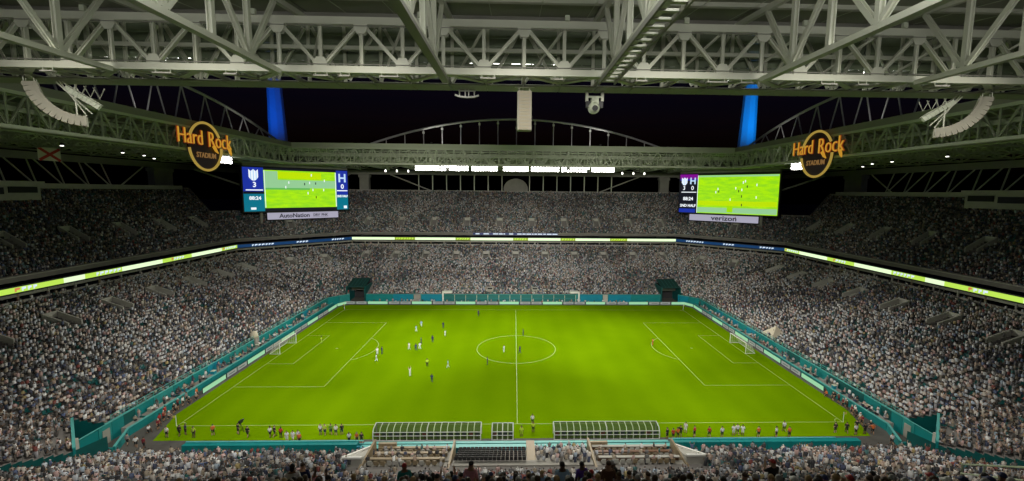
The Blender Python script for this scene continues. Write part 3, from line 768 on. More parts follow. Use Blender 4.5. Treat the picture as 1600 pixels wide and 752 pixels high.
# corner masts lit blue
MASTP = mat('mast_paint', (.62, .66, .70), .55, 0, .08, .2)
for s, nm in ((-1, 'left'), (1, 'right')):
    a = empty('corner_mast', 'tall leaning mast lit deep blue beyond the %s video screen' % nm if s < 0 else 'tall leaning mast lit bright blue beyond the right video screen', 'mast', (s*109.6, 112, 44))
    m = MB(); base = Vector((s*109.4, 112, 40)); top = Vector((s*111.5, 112, 116)); pr = []
    for c, r in ((base, 4.6), (top, 2.1)):
        for k in range(8):
            t = 2*math.pi*(k+.5)/8; pr.append(tuple(c+Vector((r*math.cos(t), .8*r*math.sin(t), 0))))
    m.v = pr; m.f = [(k, (k+1) % 8, 8+(k+1) % 8, 8+k) for k in range(8)]+[tuple(range(8, 16))]
    m.build('shaft', MASTP, a)
    MB().tube([base+Vector((0, 0, z)) for z in (-1, 4)], 5.2, 14).build('collar', DSTEEL, a)
    for dx in (-13, 13):
        f = MB().box(s*109.4+dx-.6, s*109.4+dx+.6, 79, 80, 53.2, 54.0).build('uplight', BLACK, a)
        ld = bpy.data.lights.new('mast_lamp', 'SPOT'); ld.energy = 24000 if s < 0 else 42000; ld.color = (.0, .115, .9) if s < 0 else (.0, .27, 1); ld.spot_size = R(78); ld.spot_blend = .9; ld.shadow_soft_size = .4
        lo = bpy.data.objects.new('mast_lamp', ld); COL.objects.link(lo); lo.location = (s*109.4+dx, 79.5, 54.3)
        lo.rotation_euler = (Vector((s*110.5, 112, 86))-lo.location).to_track_quat('-Z', 'Y').to_euler()

# ------------------------------------------------------------------ floodlights
lampme = None
def lamp_unit():
    global lampme
    if lampme is None:
        m = MB().tube([(0, -.22, 0), (0, 0, 0), (0, .30, 0)], [.28, .44, .26], 10); lampme = pmesh(m, 'lamp', BLACK); lampme.materials.append(LAMP)
        for p in lampme.polygons:
            if all(lampme.vertices[i].co.y < .01 for i in p.vertices): p.material_index = 1
    return lampme
def bank(x0, x1, y, z, aim, label, cols, rows=2, facing='y', group=None, watt=None, size=72, blend=.9):
    cx = (x0+x1)/2
    c = Vector((cx, y, z)) if facing == 'y' else Vector((y, cx, z))
    root = empty('floodlight_bank', label, 'floodlights', c, group)
    sg = -1 if (y > 0) else 1
    def Q(u, w, zz): return Vector((u, y+w, zz)) if facing == 'y' else Vector((y+w, u, zz))
    for r in range(rows+1):
        member('rail', Q(x0, -sg*.3, z-.95+1.9*r/rows), Q(x1, -sg*.3, z-.95+1.9*r/rows), .12, .12, DSTEEL, root)
    for e in (x0, x1): member('rail', Q(e, -sg*.3, z-1), Q(e, -sg*.3, z+1.4), .14, .14, DSTEEL, root)
    for i in range(cols):
        for r in range(rows):
            if facing == 'y' and y > 0 and random.random() < .04: continue
            u = x0+(i+.5)*(x1-x0)/cols; p = Q(u, random.uniform(-.1, .1), z-.48+.95*r+random.uniform(-.12, .12))
            o = bpy.data.objects.new('lamp', lamp_unit()); COL.objects.link(o); o.parent = root; o.location = p-c
            d = (Vector(aim)-p).normalized(); o.rotation_euler = (-d).to_track_quat('Y', 'Z').to_euler()
    ld = bpy.data.lights.new('floodlight_lamp', 'SPOT'); ld.energy = watt or SPOT_W; ld.color = (1, .955, .85); ld.spot_size = R(size); ld.spot_blend = blend; ld.shadow_soft_size = 1.2
    lo = bpy.data.objects.new('floodlight_lamp', ld); COL.objects.link(lo); lo.location = c+(Vector(aim)-c).normalized()*1.2
    lo.rotation_euler = (Vector(aim)-c).to_track_quat('-Z', 'Y').to_euler()
FB = [(-37.2, -28.3), (-27.9, -17.6), (-16.5, -6.9), (-4.9, 4.6), (5.4, 16.0), (16.7, 27.4), (28.0, 36.6)]
for i, (a, c) in enumerate(FB):
    bank(a, c, 66., 44.6, ((a+c)*(.95, 1.1)[i % 2], (-20, -46)[i % 2], (0, 3)[i % 2]) if i not in (0, 6) else ((a+c)*.9, -44, 2), 'bright white floodlight row under the far roof, %s from the left' % ORD[i], 10, 2, 'y', 'floodlights under the far roof', watt=SPOT_W*((1., 1.9)[i % 2] if i not in (0, 6) else 1.8), size=60 if i in (0, 6) else 70)
for i, (a, c) in enumerate(FB):
    bank(a, c, -80., 46.9, ((a+c)*.62, 2, 0), 'floodlight row above the near stand, %s from the left' % ORD[i], 10, 2, 'y', 'floodlights under the near roof', watt=SPOT_W*.27)
    aim, wf, sz = {0: ((-50, -38, 0), 1.2, 62), 6: ((50, -38, 0), 1.2, 62), 3: ((0, -40, 0), .7, 96), 2: (((a+c)*1.4, 46, 5), 4.6, 62), 4: (((a+c)*1.4, 46, 5), 4.6, 62)}.get(i, ((a+c, 27, 0), 1.25, 76))
    bank(a, c, -57.3, 47.4, aim, 'floodlight row on the field face of the big near truss, %s from the left' % ORD[i], 10, 2, 'y', 'floodlights on the near truss', watt=SPOT_W*wf, size=sz)
for s, nm in ((-1, 'left'), (1, 'right')):
    for (a, c, w) in ((24.5, 31, 'beside the round sign'), (-50, -42, 'towards the near truss')):
        bank(a, c, s*81.5, 44.3, (-s*6, (a+c)*.24, 0), 'white floodlight cluster on the %s end roof %s' % (nm, w), 7, 2, 'x', 'floodlights on the end roofs', watt=SPOT_W*2.2, size=38, blend=.65)
    for j, (yy, xx, zz) in enumerate(((12.5, 96, 44.8), (27., 100, 44.4), (-2, 96, 45.), (20, 97, 44.7))):
        o = empty('spot_lamp', 'small bright roof lamp over the %s end stand, %s in the row' % (nm, ORD[j]), 'lamp', (s*xx, yy, zz), 'small roof lamps of the %s end' % nm)
        MB().tube([(s*xx, yy, zz), (s*xx, yy, zz+.5)], [.4, .3], 8).build('housing', BLACK, o)
        MB().tube([(s*xx, yy, zz-.12), (s*xx, yy, zz-.005)], [.30, .26], 8).build('lens', DIMLAMP, o)
        MB().bar((s*xx, yy, zz+.5), (s*xx, yy, zz+2.6), .1).build('stem', DSTEEL, o)
    for j, xx in enumerate((-52, -47.5, -43.)):
        x = -s*xx*1.0
        o = empty('spot_lamp', 'small lamp under the far roof %s of the floodlight rows, %s in the row' % (nm, ORD[j]), 'lamp', (x, 80, 44), 'small lamps under the far roof')
        MB().tube([(x, 80, 43.6), (x, 80, 44.4)], [.28, .22], 8).build('lens', DIMLAMP, o); MB().bar((x, 80, 44.4), (x, 80, 48), .1).build('stem', DSTEEL, o)


# ------------------------------------------------------------------ scoreboards
LIME = emis('screen_lime', (.36, .78, .0), .9); LIMEY = emis('screen_yellow_green', (.55, .82, .0), .9); MINT = emis('screen_mint', (.36, .72, .36), .8); LGRN = emis('screen_shadow_green', (.14, .55, .12), .8)
NAVY = emis('screen_blue', (.012, .035, .42), .8); TEALS = emis('screen_teal', (.0, .20, .30), .8); MAG = emis('screen_magenta', (.25, .0, .32), .8); NEARB = emis('screen_black', (.01, .012, .03), .4)
SWH = emis('screen_white', (.9, .95, 1), 1.); SCR = emis('crest_light_blue', (.55, .75, 1), .9); BOARDW = emis('sponsor_panel', (.50, .48, .62), .72); BTXT = mat('sponsor_lettering', (.02, .02, .05), .5)
VMIX = bpy.data.materials.new('video_picture'); VMIX.use_nodes = True
nt = VMIX.node_tree; b = nt.nodes['Principled BSDF']; tc = nt.nodes.new('ShaderNodeTexCoord'); mp = nt.nodes.new('ShaderNodeMapping'); nz = nt.nodes.new('ShaderNodeTexNoise'); rp = nt.nodes.new('ShaderNodeValToRGB')
mp.inputs['Scale'].default_value = (.04, .35, 1); nz.inputs['Scale'].default_value = 1.; nz.inputs['Detail'].default_value = 3
nt.links.new(tc.outputs['Object'], mp.inputs[0]); nt.links.new(mp.outputs[0], nz.inputs['Vector']); nt.links.new(nz.outputs['Fac'], rp.inputs[0])
rp.color_ramp.elements[0].position = .35; rp.color_ramp.elements[0].color = (.26, .66, .01, 1); rp.color_ramp.elements[1].position = .65; rp.color_ramp.elements[1].color = (.40, .80, .0, 1)
nt.links.new(rp.outputs[0], b.inputs['Emission Color']); b.inputs['Emission Strength'].default_value = 1.05; b.inputs['Base Color'].default_value = (.02, .03, .02, 1)
def scoreboard(A, B, right):
    A = Vector(A); B = Vector(B); ex = (B-A).normalized(); ez = Vector((0, 0, 1)); n = ex.cross(ez); Wd = (B-A).length
    z0, z1 = 28.4, 43.9; Hh = z1-z0
    root = empty('scoreboard', 'large video screen at the far right corner, score column on its left side' if right else 'large video screen at the far left corner, score columns on both sides', 'scoreboard', (A+B)/2+Vector((0, 0, z0)))
    def blk(u0, u1, f0, f1, o0, o1, name, m, par=root):     # f measured down from the top, 0..1
        p = [A+ex*u+ez*0+n*o for u, o in ((u0*Wd, o0), (u1*Wd, o0), (u1*Wd, o1), (u0*Wd, o1))]
        za, zb = z1-f1*Hh, z1-f0*Hh
        return MB().hexa([(q.x, q.y, za) for q in p]+[(q.x, q.y, zb) for q in p]).build(name, m, par)
    def txt(s, u, f, size, m, par=root, sx=1., name='lettering', bold=.02, o=.16):
        ob = link(name, text_mesh(s, size, m, .02, bold, sx), par)
        c = A+ex*u*Wd+ez*(z1-f*Hh)
        return place_face(ob, par, c+n*o, ex, ez)
    blk(-.012, 1.012, -.03, 1.03, -2.2, 0, 'housing', BLACK)
    for u in (.15, .5, .85): blk(u-.012, u+.012, 1.03, 1.9, -1.8, -1.0, 'support_leg', DSTEEL)
    blk(.0, 1, -.14, -.03, -2.6, .3, 'top_beam', DSTEEL)
    if not right:
        blk(0, .175, 0, .60, 0, .1, 'score_panel', NAVY); blk(0, .175, .60, 1, 0, .1, 'clock_panel', TEALS); blk(.0, .175, .545, .6, .1, .14, 'divider', NEARB)
        blk(.02, .165, .50, .525, .1, .15, 'divider', SWH)
        blk(.875, 1, 0, .62, 0, .1, 'score_panel', NAVY); blk(.875, 1, .62, 1, 0, .1, 'clock_panel', TEALS); blk(.88, .995, .50, .525, .1, .15, 'divider', SWH)
        v = blk(.175, .875, .05, .93, 0, .1, 'video_picture', VMIX); blk(.175, .875, .93, 1, 0, .08, 'lower_strip', NEARB); blk(.175, .875, 0, .05, 0, .08, 'lower_strip', NEARB)
        bands = [(.2, .38, .86, LIMEY, .09, .0), (.18, .87, .36, MINT, .30, .48), (.18, .62, .505, LGRN, .49, .0)]
        blk(.18, .87, .27, .46, .1, .12, 'picture_band', MINT, v); blk(.18, .60, .46, .50, .1, .12, 'picture_band', LGRN, v); blk(.3, .72, .08, .24, .1, .12, 'picture_band', LIMEY, v); blk(.18, .3, .07, .27, .1, .12, 'picture_band', MINT, v); blk(.18, .185, .06, .92, .1, .13, 'picture_edge', SWH, v); blk(.865, .872, .06, .92, .1, .13, 'picture_edge', SWH, v)
        crest(A+ex*.09*Wd+ez*(z1-.17*Hh)+n*.14, ex, ez, 1.55, root)
        txt('H', .94, .20, 4.6, SCR, name='crest_letter', bold=.12); txt('3', .095, .395, 2.5, SWH, bold=.06); txt('0', .94, .41, 2.5, SWH, bold=.06)
        txt('88:24', .095, .70, 1.7, SWH, bold=.05); txt('2ND HALF', .938, .655, 1.15, SWH, bold=.05, sx=.8)
        blk(.055, .10, .91, .96, .1, .13, 'icon', SWH); blk(.95, .985, .90, .97, .1, .13, 'icon', SWH)
        pls = [(.37, .44, 1), (.58, .58, 1), (.74, .50, 1), (.62, .14, 1), (.75, .27, 1), (.40, .33, 1), (.55, .36, 0), (.66, .68, 0), (.66, .34, 0), (.6, .33, 1), (.63, .50, 1)]
    else:
        blk(0, .2, 0, 1, 0, .1, 'score_panel', NEARB); blk(0, .2, 0, .12, .1, .13, 'score_panel', MAG); blk(0, .185, .90, 1, .1, .13, 'score_panel', NAVY); blk(0.02, .19, .455, .475, .1, .15, 'divider', SWH)
        blk(.0, .2, .12, .16, .1, .125, 'score_panel', NAVY)
        v = blk(.2, 1, .03, 1, 0, .1, 'video_picture', VMIX)
        blk(.21, .99, .68, .80, .1, .12, 'picture_band', LIMEY, v); blk(.205, .995, .85, .98, .1, .12, 'picture_band', MINT, v); blk(.205, .995, .035, .075, .1, .12, 'picture_band', MINT, v); blk(.2, .205, .03, 1, .1, .13, 'picture_edge', SWH, v); blk(.52, .58, .80, .96, .12, .14, 'picture_band', LIME, v)
        crest(A+ex*.052*Wd+ez*(z1-.18*Hh)+n*.16, ex, ez, 1.25, root)
        txt('H', .147, .18, 3.6, SCR, name='crest_letter', bold=.1, o=.18); txt('3', .05, .36, 2.3, SWH); txt('0', .145, .36, 2.3, SWH)
        txt('88:24', .1, .64, 1.9, SWH, bold=.05); txt('2ND HALF', .1, .82, 1.5, SWH, bold=.05, sx=.95)
        pls = [(.42, .38, 1), (.40, .46, 1), (.60, .36, 1), (.67, .22, 1), (.69, .19, 1), (.80, .28, 1), (.66, .40, 1), (.55, .64, 1), (.80, .58, 1), (.63, .43, 0), (.66, .56, 0), (.665, .77, 0), (.71, .32, 0), (.43, .44, 0)]
    mw_, md = MB(), MB()
    for u, f, w in pls:
        mm = mw_ if w else md
        p = [A+ex*(u*Wd+d)+n*o for d, o in ((-.16, .13), (.16, .13), (.16, .15), (-.16, .15))]; zc = z1-f*Hh
        mm.hexa([(q.x, q.y, zc-.45) for q in p]+[(q.x, q.y, zc+.45) for q in p])
    mw_.build('picture_players', SWH, v); md.build('picture_players', NEARB, v)
    # sponsor panel below
    u0, u1 = (.13, .835) if right else (.19, .88)
    za, zb = 25.3, 27.75
    p = [A+ex*u*Wd+n*o for u, o in ((u0, .2), (u1, .2), (u1, .5), (u0, .5))]
    sp = MB().hexa([(q.x, q.y, za) for q in p]+[(q.x, q.y, zb) for q in p]).build('sponsor_panel', BOARDW, root)
    p = [A+ex*u*Wd+n*o for u, o in ((u0-.004, -.3), (u1+.004, -.3), (u1+.004, .2), (u0-.004, .2))]
    MB().hexa([(q.x, q.y, za-.3) for q in p]+[(q.x, q.y, zb+.2) for q in p]).build('panel_frame', BLACK, root)
    def stext(s, u, size, sx, par, nm='lettering', bold=.05):
        ob = link(nm, text_mesh(s, size, BTXT, .02, bold, sx), par); return place_face(ob, par, A+ex*u*Wd+ez*((za+zb)/2)+n*.56, ex, ez)
    if right: stext('verizon', .50, 2.6, 1.25, sp); MB().bar(A+ex*.605*Wd+n*.56+ez*(26.6), A+ex*.62*Wd+n*.56+ez*(27.4), .2).build('check_mark', REDF, sp)
    else:
        stext('AutoNation', .44, 2.1, 1.05, sp); stext('DRV', .652, 1.25, 1., sp, bold=.03); stext('PNK', .735, 1.25, 1., sp, bold=.03)
        for uc in (.652, .735):
            q = [A+ex*(uc*Wd+d)+n*.505 for d in (-1.45, 1.45)]
            for zz in (25.85, 27.2): MB().bar(q[0]+ez*zz, q[1]+ez*zz, .06).build('badge_border', BTXT, sp)
def crest(c, ex, ez, s, par):
    def shape(u0, u1, m, nm, o):
        pr = []
        top, n = 1.25, 9
        for i in range(n): u = u0+(u1-u0)*i/(n-1); pr.append((u, -1.25+abs(u)**2.2*.9))
        for i in range(n): u = u1+(u0-u1)*i/(n-1); pr.append((u, 1.0+.22*math.cos(u*math.pi*2)))
        v = [(x*s, y*s*1.05, 0) for x, y in pr]; me = bpy.data.meshes.new(nm)
        k = len(v); vv = v+[(x, y, .03) for x, y, _ in v]
        me.from_pydata(vv, [], [tuple(range(k))[::-1], tuple(range(k, 2*k))]+[(i, (i+1) % k, k+(i+1) % k, k+i) for i in range(k)]); me.materials.append(m)
        return place_face(link(nm, me, par), par, c+ex.cross(ez)*o, ex, ez)
    sh = shape(-.95, .95, SWH, 'crest', 0)
    for u in (-.55, .0, .55): shape(u-.13, u+.13, SCR, 'crest_stripe', .05)
scoreboard((-94.9, 57.9, 0), (-68.7, 84.1, 0), False)
scoreboard((68.5, 84.3, 0), (94.7, 58.1, 0), True)

# ------------------------------------------------------------------ round neon signs
NEON = emis('neon_amber', (.74, .37, .035), .68); RING = emis('neon_ring', (.62, .42, .08), .55); DISC = mat('sign_disc', (.03, .008, .006), .5); NEOND = emis('neon_red_edge', (.35, .05, .01), .5); STAD = emis('sign_small_letters', (.38, .20, .06), .5)
def sign(s):
    ex = Vector((0, -s, 0)); ez = Vector((0, 0, 1)); n = ex.cross(ez); c = Vector((s*77.2, 13.8, 46.55))
    root = empty('round_sign', 'round dark sign with amber lettering on the %s end roof edge' % ('left' if s < 0 else 'right'), 'sign', c)
    def pt(u, v, o): return c+ex*u+ez*v+n*o
    Rr = 5.75; m = MB(); k = 40
    m.v = [tuple(pt(Rr*math.cos(t), Rr*math.sin(t), o)) for o in (-.2, .1) for t in np.linspace(0, 2*math.pi, k, endpoint=False)]
    m.f = [tuple(range(k))[::-1], tuple(range(k, 2*k))]+[(i, (i+1) % k, k+(i+1) % k, k+i) for i in range(k)]
    m.build('disc', DISC, root)
    for a0, a1 in ((.50, math.pi-.40), (math.pi+.12, 2*math.pi+.0)):
        MB().tube([pt(Rr*math.cos(t), Rr*math.sin(t), .3) for t in np.linspace(a0, a1, 26)], .30, 8).build('ring', RING, root, smooth=True)
    for nm, mm, bold, o, ext in (('letter_backing', NEOND, .06, .25, .05), ('lettering', NEON, -.10, .5, .12)):
        for t_, u, sz, dz in (('Hard', -5.3, 5.2, .25), ('Rock', 5.2, 5.5, .15)):
            ob = link(nm, text_mesh(t_, sz, mm, ext, bold, .80), root); place_face(ob, root, pt(u, 1.55+dz, o), ex+ez*.0, ez)
    m = MB(); m.tube([pt(2.6, .3, .55), pt(3.4, -.8, .55), pt(4.1, -1.3, .55)], [.42, .32, .12], 7); m.build('letter_tail', NEON, root, smooth=True)
    m = MB(); m.tube([pt(8.6, .3, .55), pt(9.1, -.9, .55), pt(9.4, -1.5, .55)], [.4, .32, .1], 7); m.build('letter_tail', NEON, root, smooth=True)
    ob = link('lettering', text_mesh('STADIUM', 1.75, STAD, .05, .03, .95), root); place_face(ob, root, pt(0, -2.2, .35), ex, ez)
    for a in (-3, 3): MB().bar(pt(a, 3, -.2), pt(a, 3, -.9), .25).build('bracket', DSTEEL, root)
sign(-1); sign(1)

# ------------------------------------------------------------------ speakers and hanging rigs
def cabinet(m, c, ax, up_, sd, h, w, d):
    ax, up_, sd = [Vector(v).normalized() for v in (ax, up_, sd)]; c = Vector(c)
    p = []
    for zz in (-h/2, h/2):
        for (x, y) in ((-w/2, -d/2), (w/2, -d/2), (w/2, d/2), (-w/2, d/2)): p.append(c+sd*x+ax*y+up_*zz)
    return m.hexa(p)
def line_array(top, hd, turn, n, h, w, d, lab, name='speaker_array', a0=4., grp=None):
    """cabinets hung from top, curving towards horizontal direction hd"""
    root = empty(name, lab, 'speakers', top, grp)
    hd = Vector(hd).normalized(); up_ = Vector((0, 0, 1)); sd = hd.cross(up_)
    p = Vector(top)-up_*.55; 
    MB().bar(p+sd*w*.75+up_*.45, p-sd*w*.75+up_*.45, .16, .3, hd).build('fly_bar', STEEL, root)
    for q in (-.4, .4):
        for e in (-.35, .35): MB().tube([p+sd*q*w+hd*e*d+up_*.35, p+sd*q*w+hd*e*d-up_*.05], .035, 5).build('hanger', STEEL, root)
    MB().tube([p+up_*.45, p+up_*.95], .06, 6).build('hanger', STEEL, root)
    ends = []
    for i in range(n):
        a = R(a0+turn*(i/(n-1))**1.1); dn = hd*math.sin(a)-up_*math.cos(a); nb = hd*math.cos(a)+up_*math.sin(a)
        c = p+dn*h*.5
        cb = cabinet(MB(), c, nb, -dn, sd, h*.985, w, d).build('cabinet', GRILLE, root)
        for s in (-1, 1): cabinet(MB(), c+sd*s*(w/2+.03), nb, -dn, sd, h*.99, .05, d*.5).build('rigging_plate', GRILLE, cb)
        cabinet(MB(), c-nb*(d/2+.015), nb, -dn, sd, h*.7, w*.84, .03).build('grille', mat('tan_grille', (.38, .34, .25), .8), cb)
        p = p+dn*h; ends.append(p+nb*d*.55)
    return root, ends
line_array((.12, -60.3, 45.3), (0, 1, 0), 0, 11, .30, 1.12, .8, 'straight vertical line of speaker cabinets hanging at the centre of the big truss', a0=-4.)
for s, nm in ((-1, 'left'), (1, 'right')):
    top = Vector((s*40.3, -61, 45.3))
    root, ends = line_array(top, (-s*.80, .6, 0), 80, 13, .36, 1.0, .85, 'curved J shaped line of speaker cabinets hanging at the %s side of the big truss' % nm, a0=10.)
    for k in (3, 6, 9): pass
    MB().tube([top+Vector((-s*1.3, .8, .1)), ends[-3]+Vector((0, 0, 1.1)), ends[-1]], .05, 6).build('frame_tube', STEEL, root)
    MB().tube([ends[-3]+Vector((0, 0, 2.3)), ends[-3]], .06, 6).build('frame_tube', STEEL, root)
    MB().tube([top+Vector((-s*1.2, .9, -.3)), ends[-1]+Vector((-s*.3, .2, .2))], .06, 6).build('frame_tube', STEEL, root)
    for k in range(4):
        a_ = top+Vector((-s*(1.6+.5*k), 1.2+.3*k, -.3-.05*k)); MB().tube([a_, a_+Vector((-s*.3, .2, -.9)), a_+Vector((-s*.6, .4, 0))], .045, 5).build('lattice_rod', STEEL, root)
    # straight row of sub cabinets inside the curve
    r2 = empty('speaker_row', 'straight slanting row of grey speakers inside the %s curved array' % nm, 'speakers', top+Vector((-s*1.6, 1.6, -.9)))
    d = Vector((-s*.66, .48, -.58)).normalized(); p = top+Vector((-s*1.5, 1.5, -.75)); sd = d.cross(Vector((0, 0, 1))).normalized(); nb = sd.cross(d)
    for k in range(8): cabinet(MB(), p+d*.31*k, nb, d, sd, .29, .8, .42).build('cabinet', STEEL2, r2)
    MB().tube([p-d*.4+nb*.3, p+d*2.4+nb*.3], .04, 6).build('rail', STEEL, r2); MB().tube([p-d*.3+nb*.3, top+Vector((-s*1.1, 1.2, .1))], .05, 6).build('hanger', STEEL, r2)
# small hoist frame and camera rig
h = empty('hoist_frame', 'small white pipe frame hanging under the truss left of centre', 'rig', (-4.95, -59, 45))
MB().tube([(-6.0, -59, 44.7), (-5.6, -59, 44.55), (-4.95, -59, 44.5), (-4.3, -59, 44.55), (-3.9, -59, 44.7)], .09, 7).build('curved_pipe', WHITE, h, smooth=True)
MB().tube([(-5.7, -59, 45.05), (-4.2, -59, 45.05)], .06, 6).build('cross_pipe', WHITE, h)
for x in (-5.6, -5.1, -4.8, -4.3): MB().tube([(x, -59, 45.3), (x, -59, 44.6)], .06, 6).build('drop_pipe', WHITE, h)
h = empty('camera_rig', 'round camera head hanging on two posts under the truss right of centre', 'rig', (6.4, -59, 45.2))
for x in (5.72, 7.1): MB().box(x-.12, x+.12, -59.12, -58.88, 44.3, 45.6).build('post', STEEL, h)
MB().box(5.72, 7.1, -59.1, -58.9, 44.62, 44.78).build('cross_bar', STEEL2, h)
MB().box(6.1, 6.75, -59.25, -58.75, 44.05, 44.62).build('camera_body', STEEL2, h)
m = MB(); bm = bmesh.new(); bmesh.ops.create_uvsphere(bm, u_segments=16, v_segments=10, radius=.55); me = bpy.data.meshes.new('camera_dome'); bm.to_mesh(me); bm.free(); me.polygons.foreach_set('use_smooth', [True]*len(me.polygons)); me.materials.append(STEEL2)
o = link('camera_dome', me, h); o.location = (-.05, 0, -1.45)
MB().tube([(6.35, -59.5, 43.65), (6.35, -59.75, 43.6)], [.22, .26], 10).build('lens', BLACK, h)
for x in (5.85, 6.95): MB().box(x-.2, x+.2, -59.2, -58.8, 43.75, 44.3).build('side_module', BLACK, h)
# white flag with red saltire on the left roof
f = empty('flag', 'white flag with a red diagonal cross hanging from the left end roof', 'flag', (-110, 9.2, 45.4))
MB().box(-110.05, -110, 6.6, 11.8, 42.4, 45.4).build('cloth', mat('flag_white', (.7, .66, .6), .8, emit=0), f)
for (a, c) in (((6.8, 45.3), (11.6, 42.5)), ((6.8, 42.5), (11.6, 45.3))):
    MB().bar((-109.93 if a[1] > 43 else -109.90, a[0], a[1]), (-109.93 if a[1] > 43 else -109.90, c[0], c[1]), .62, .02, (1, 0, 0)).build('red_stripe', REDF, f)
MB().box(-110.1, -109.85, 6.4, 12.0, 45.42, 45.55).build('header_pole', DSTEEL, f)
# pale suite boxes at the back of the end stands
for s, nm in ((-1, 'left'), (1, 'right')):
    b_ = empty('suite_box', 'pale flat roofed box at the top of the %s end upper stand' % nm, 'booth', (s*115, 0, 33))
    MB().box(*sorted((s*114.2, s*120)), -16, 10.4, 33.2, 36.4).build('wall', PALE, b_); MB().box(*sorted((s*113.6, s*120.5)), -16.5, 11.0, 36.4, 37.6).build('roof_slab', PALE, b_)
    MB().box(*sorted((s*113.9, s*114.15)), 3.5, 9.5, 34.9, 36.3).build('opening', DARK, b_)  # dark panel on the wall, painted as a shaded opening
    MB().box(*sorted((s*113.9, s*114.15)), -14, 2.5, 34.6, 36.1).build('window', GLASS, b_)
    MB().box(*sorted((s*118.5, s*121)), 11.2, 62, 35.9, 37.2).build('back_ledge', PALE, b_)

# ------------------------------------------------------------------ pitch side: boards, walls, goals, flags
ADG = emis('board_pale_green', (.42, .85, .50), .62); ADW = emis('board_grey_white', (.42, .46, .42), .5); ADK = emis('board_lettering', (.16, .20, .17), .4)
def ad(p0, p1, inward, kind, label, grp):
    p0 = Vector((*p0, 0)); p1 = Vector((*p1, 0)); d = (p1-p0).normalized(); L = (p1-p0).length; n = Vector((*inward, 0)); c = (p0+p1)/2
    root = empty('advertising_board', label, 'advertising board', c, grp)
    def blk(u0, u1, o0, o1, z0, z1, name, m):
        q = [p0+d*u+n*o for u, o in ((u0, o0), (u1, o0), (u1, o1), (u0, o1))]
        return MB().hexa([(v.x, v.y, z0) for v in q]+[(v.x, v.y, z1) for v in q]).build(name, m, root)
    blk(0, L, -.12, 0, .06, .98, 'housing', BLACK); f_ = blk(.03, L-.03, 0, .03, .12, .95, 'face', ADG if kind == 'g' else ADW)
    if kind == 'w':
        blk(L*.46, L*.54, .03, .045, .12, .95, 'face_mark', ADK); blk(L*.12, L*.40, .03, .045, .42, .62, 'face_mark', ADK); blk(L*.62, L*.9, .03, .045, .42, .62, 'face_mark', ADK)
    for u in (L*.15, L*.85): blk(u-.05, u+.05, -.7, -.12, .02, .1, 'foot', DSTEEL)
NM = {'g': 'glowing pale green', 'w': 'dull grey white'}
x = -54.6; i = {'g': 0, 'w': 0}; kd = 'w'
while x < 54:
    w = 6.3 if kd == 'g' else 7.0
    x1 = min(x+w, 55.2)
    ad((x, 40.0), (x1, 40.0), (0, -1), kd, '%s board on the far touchline, %s of its colour from the left' % (NM[kd], ORD[i[kd]]), 'advertising boards along the far touchline')
    i[kd] += 1; x = x1+.35; kd = 'w' if kd == 'g' else 'g'
for s, nm in ((-1, 'left'), (1, 'right')):
    y = 36.6; i = {'g': 0, 'w': 0}; kd = 'g'; X = -55.7 if s < 0 else 56.7
    ad((X, 37.0) if s > 0 else (X+1.7, 39.9), (X-1.7, 39.9) if s > 0 else (X, 37.0), ((-.86, -.5) if s > 0 else (.86, -.5)), 'g', 'glowing pale green advertising board angled across the far %s pitch corner' % nm, 'corner advertising boards')
    while y > -23:
        w = 6.3; y1 = y-w
        ad((X, y1) if s > 0 else (X, y), (X, y) if s > 0 else (X, y1), (-s, 0), kd, '%s board behind %s goal line, %s of its colour from far end' % (NM[kd], nm, ORD[i[kd]]), 'advertising boards behind the %s goal' % nm)
        i[kd] += 1; y = y1-.35; kd = 'w' if kd == 'g' else 'g'
for s, nm in ((-1, 'left'), (1, 'right')):
    fwl = empty('field_wall', 'low teal wall with pale top rail behind the %s goal line' % nm, 'wall', (s*57, 0, 0))
    sx = sorted
    x0, x1 = sx((s*57.0, s*57.22))
    y = -36.4
    while y < 36:
        MB().box(x0, x1, y, min(y+5.9, 37), 0, 1.15).build('wall_panel', TEAL, fwl); y += 5.95
    MB().box(x0-.06, x1+.06, -36.5, 37, 1.18, 1.28).build('top_rail', TEALL, fwl)
    e = Vector((s*57.1, -36.5, 0)); f2 = Vector((s*54.9, -41.2, 0))
    MB().bar(e+Vector((0, 0, .6)), f2+Vector((0, 0, .6)), .2, 1.15).build('wall_panel', TEAL, fwl); MB().bar(e+Vector((0, 0, 1.23)), f2+Vector((0, 0, 1.23)), .3, .1).build('top_rail', TEALL, fwl)
    MB().box(*sx((s*54.9, s*57.2)), -41.6, -41.35, 0, 1.2).build('wall_panel', TEAL, fwl)
    for y in np.arange(-33, 36, 7.0): MB().box(*sx((s*57.3, s*58.5)), y, y+.16, 0, 1.25).build('wall_rib', TEALD, fwl)
    MB().box(*sx((s*57.25, s*58.95)), -36, 36, .02, 1.0).build('walkway', CONC, fwl)
for s, nm in ((-1, 'left'), (1, 'right')):
    k_ = 0
    for y in np.arange(-31, 34, 7.3):
        c = empty('equipment_case', 'dark equipment case on the walkway behind the %s goal, %s from the near end' % (nm, ORD[k_]), 'case', (s*58.1, y, 1.0), 'equipment cases behind the %s goal' % nm); k_ += 1
        w = random.uniform(.5, 1.); MB().box(s*58.1-.35, s*58.1+.35, y-w/2, y+w/2, 1.0, 1.55).build('shell', random.choice((BLACK, DSTEEL, BANNER)), c); MB().box(s*58.1-.37, s*58.1+.37, y-w/2-.02, y+w/2+.02, 1.55, 1.63).build('lid', STEEL2, c)
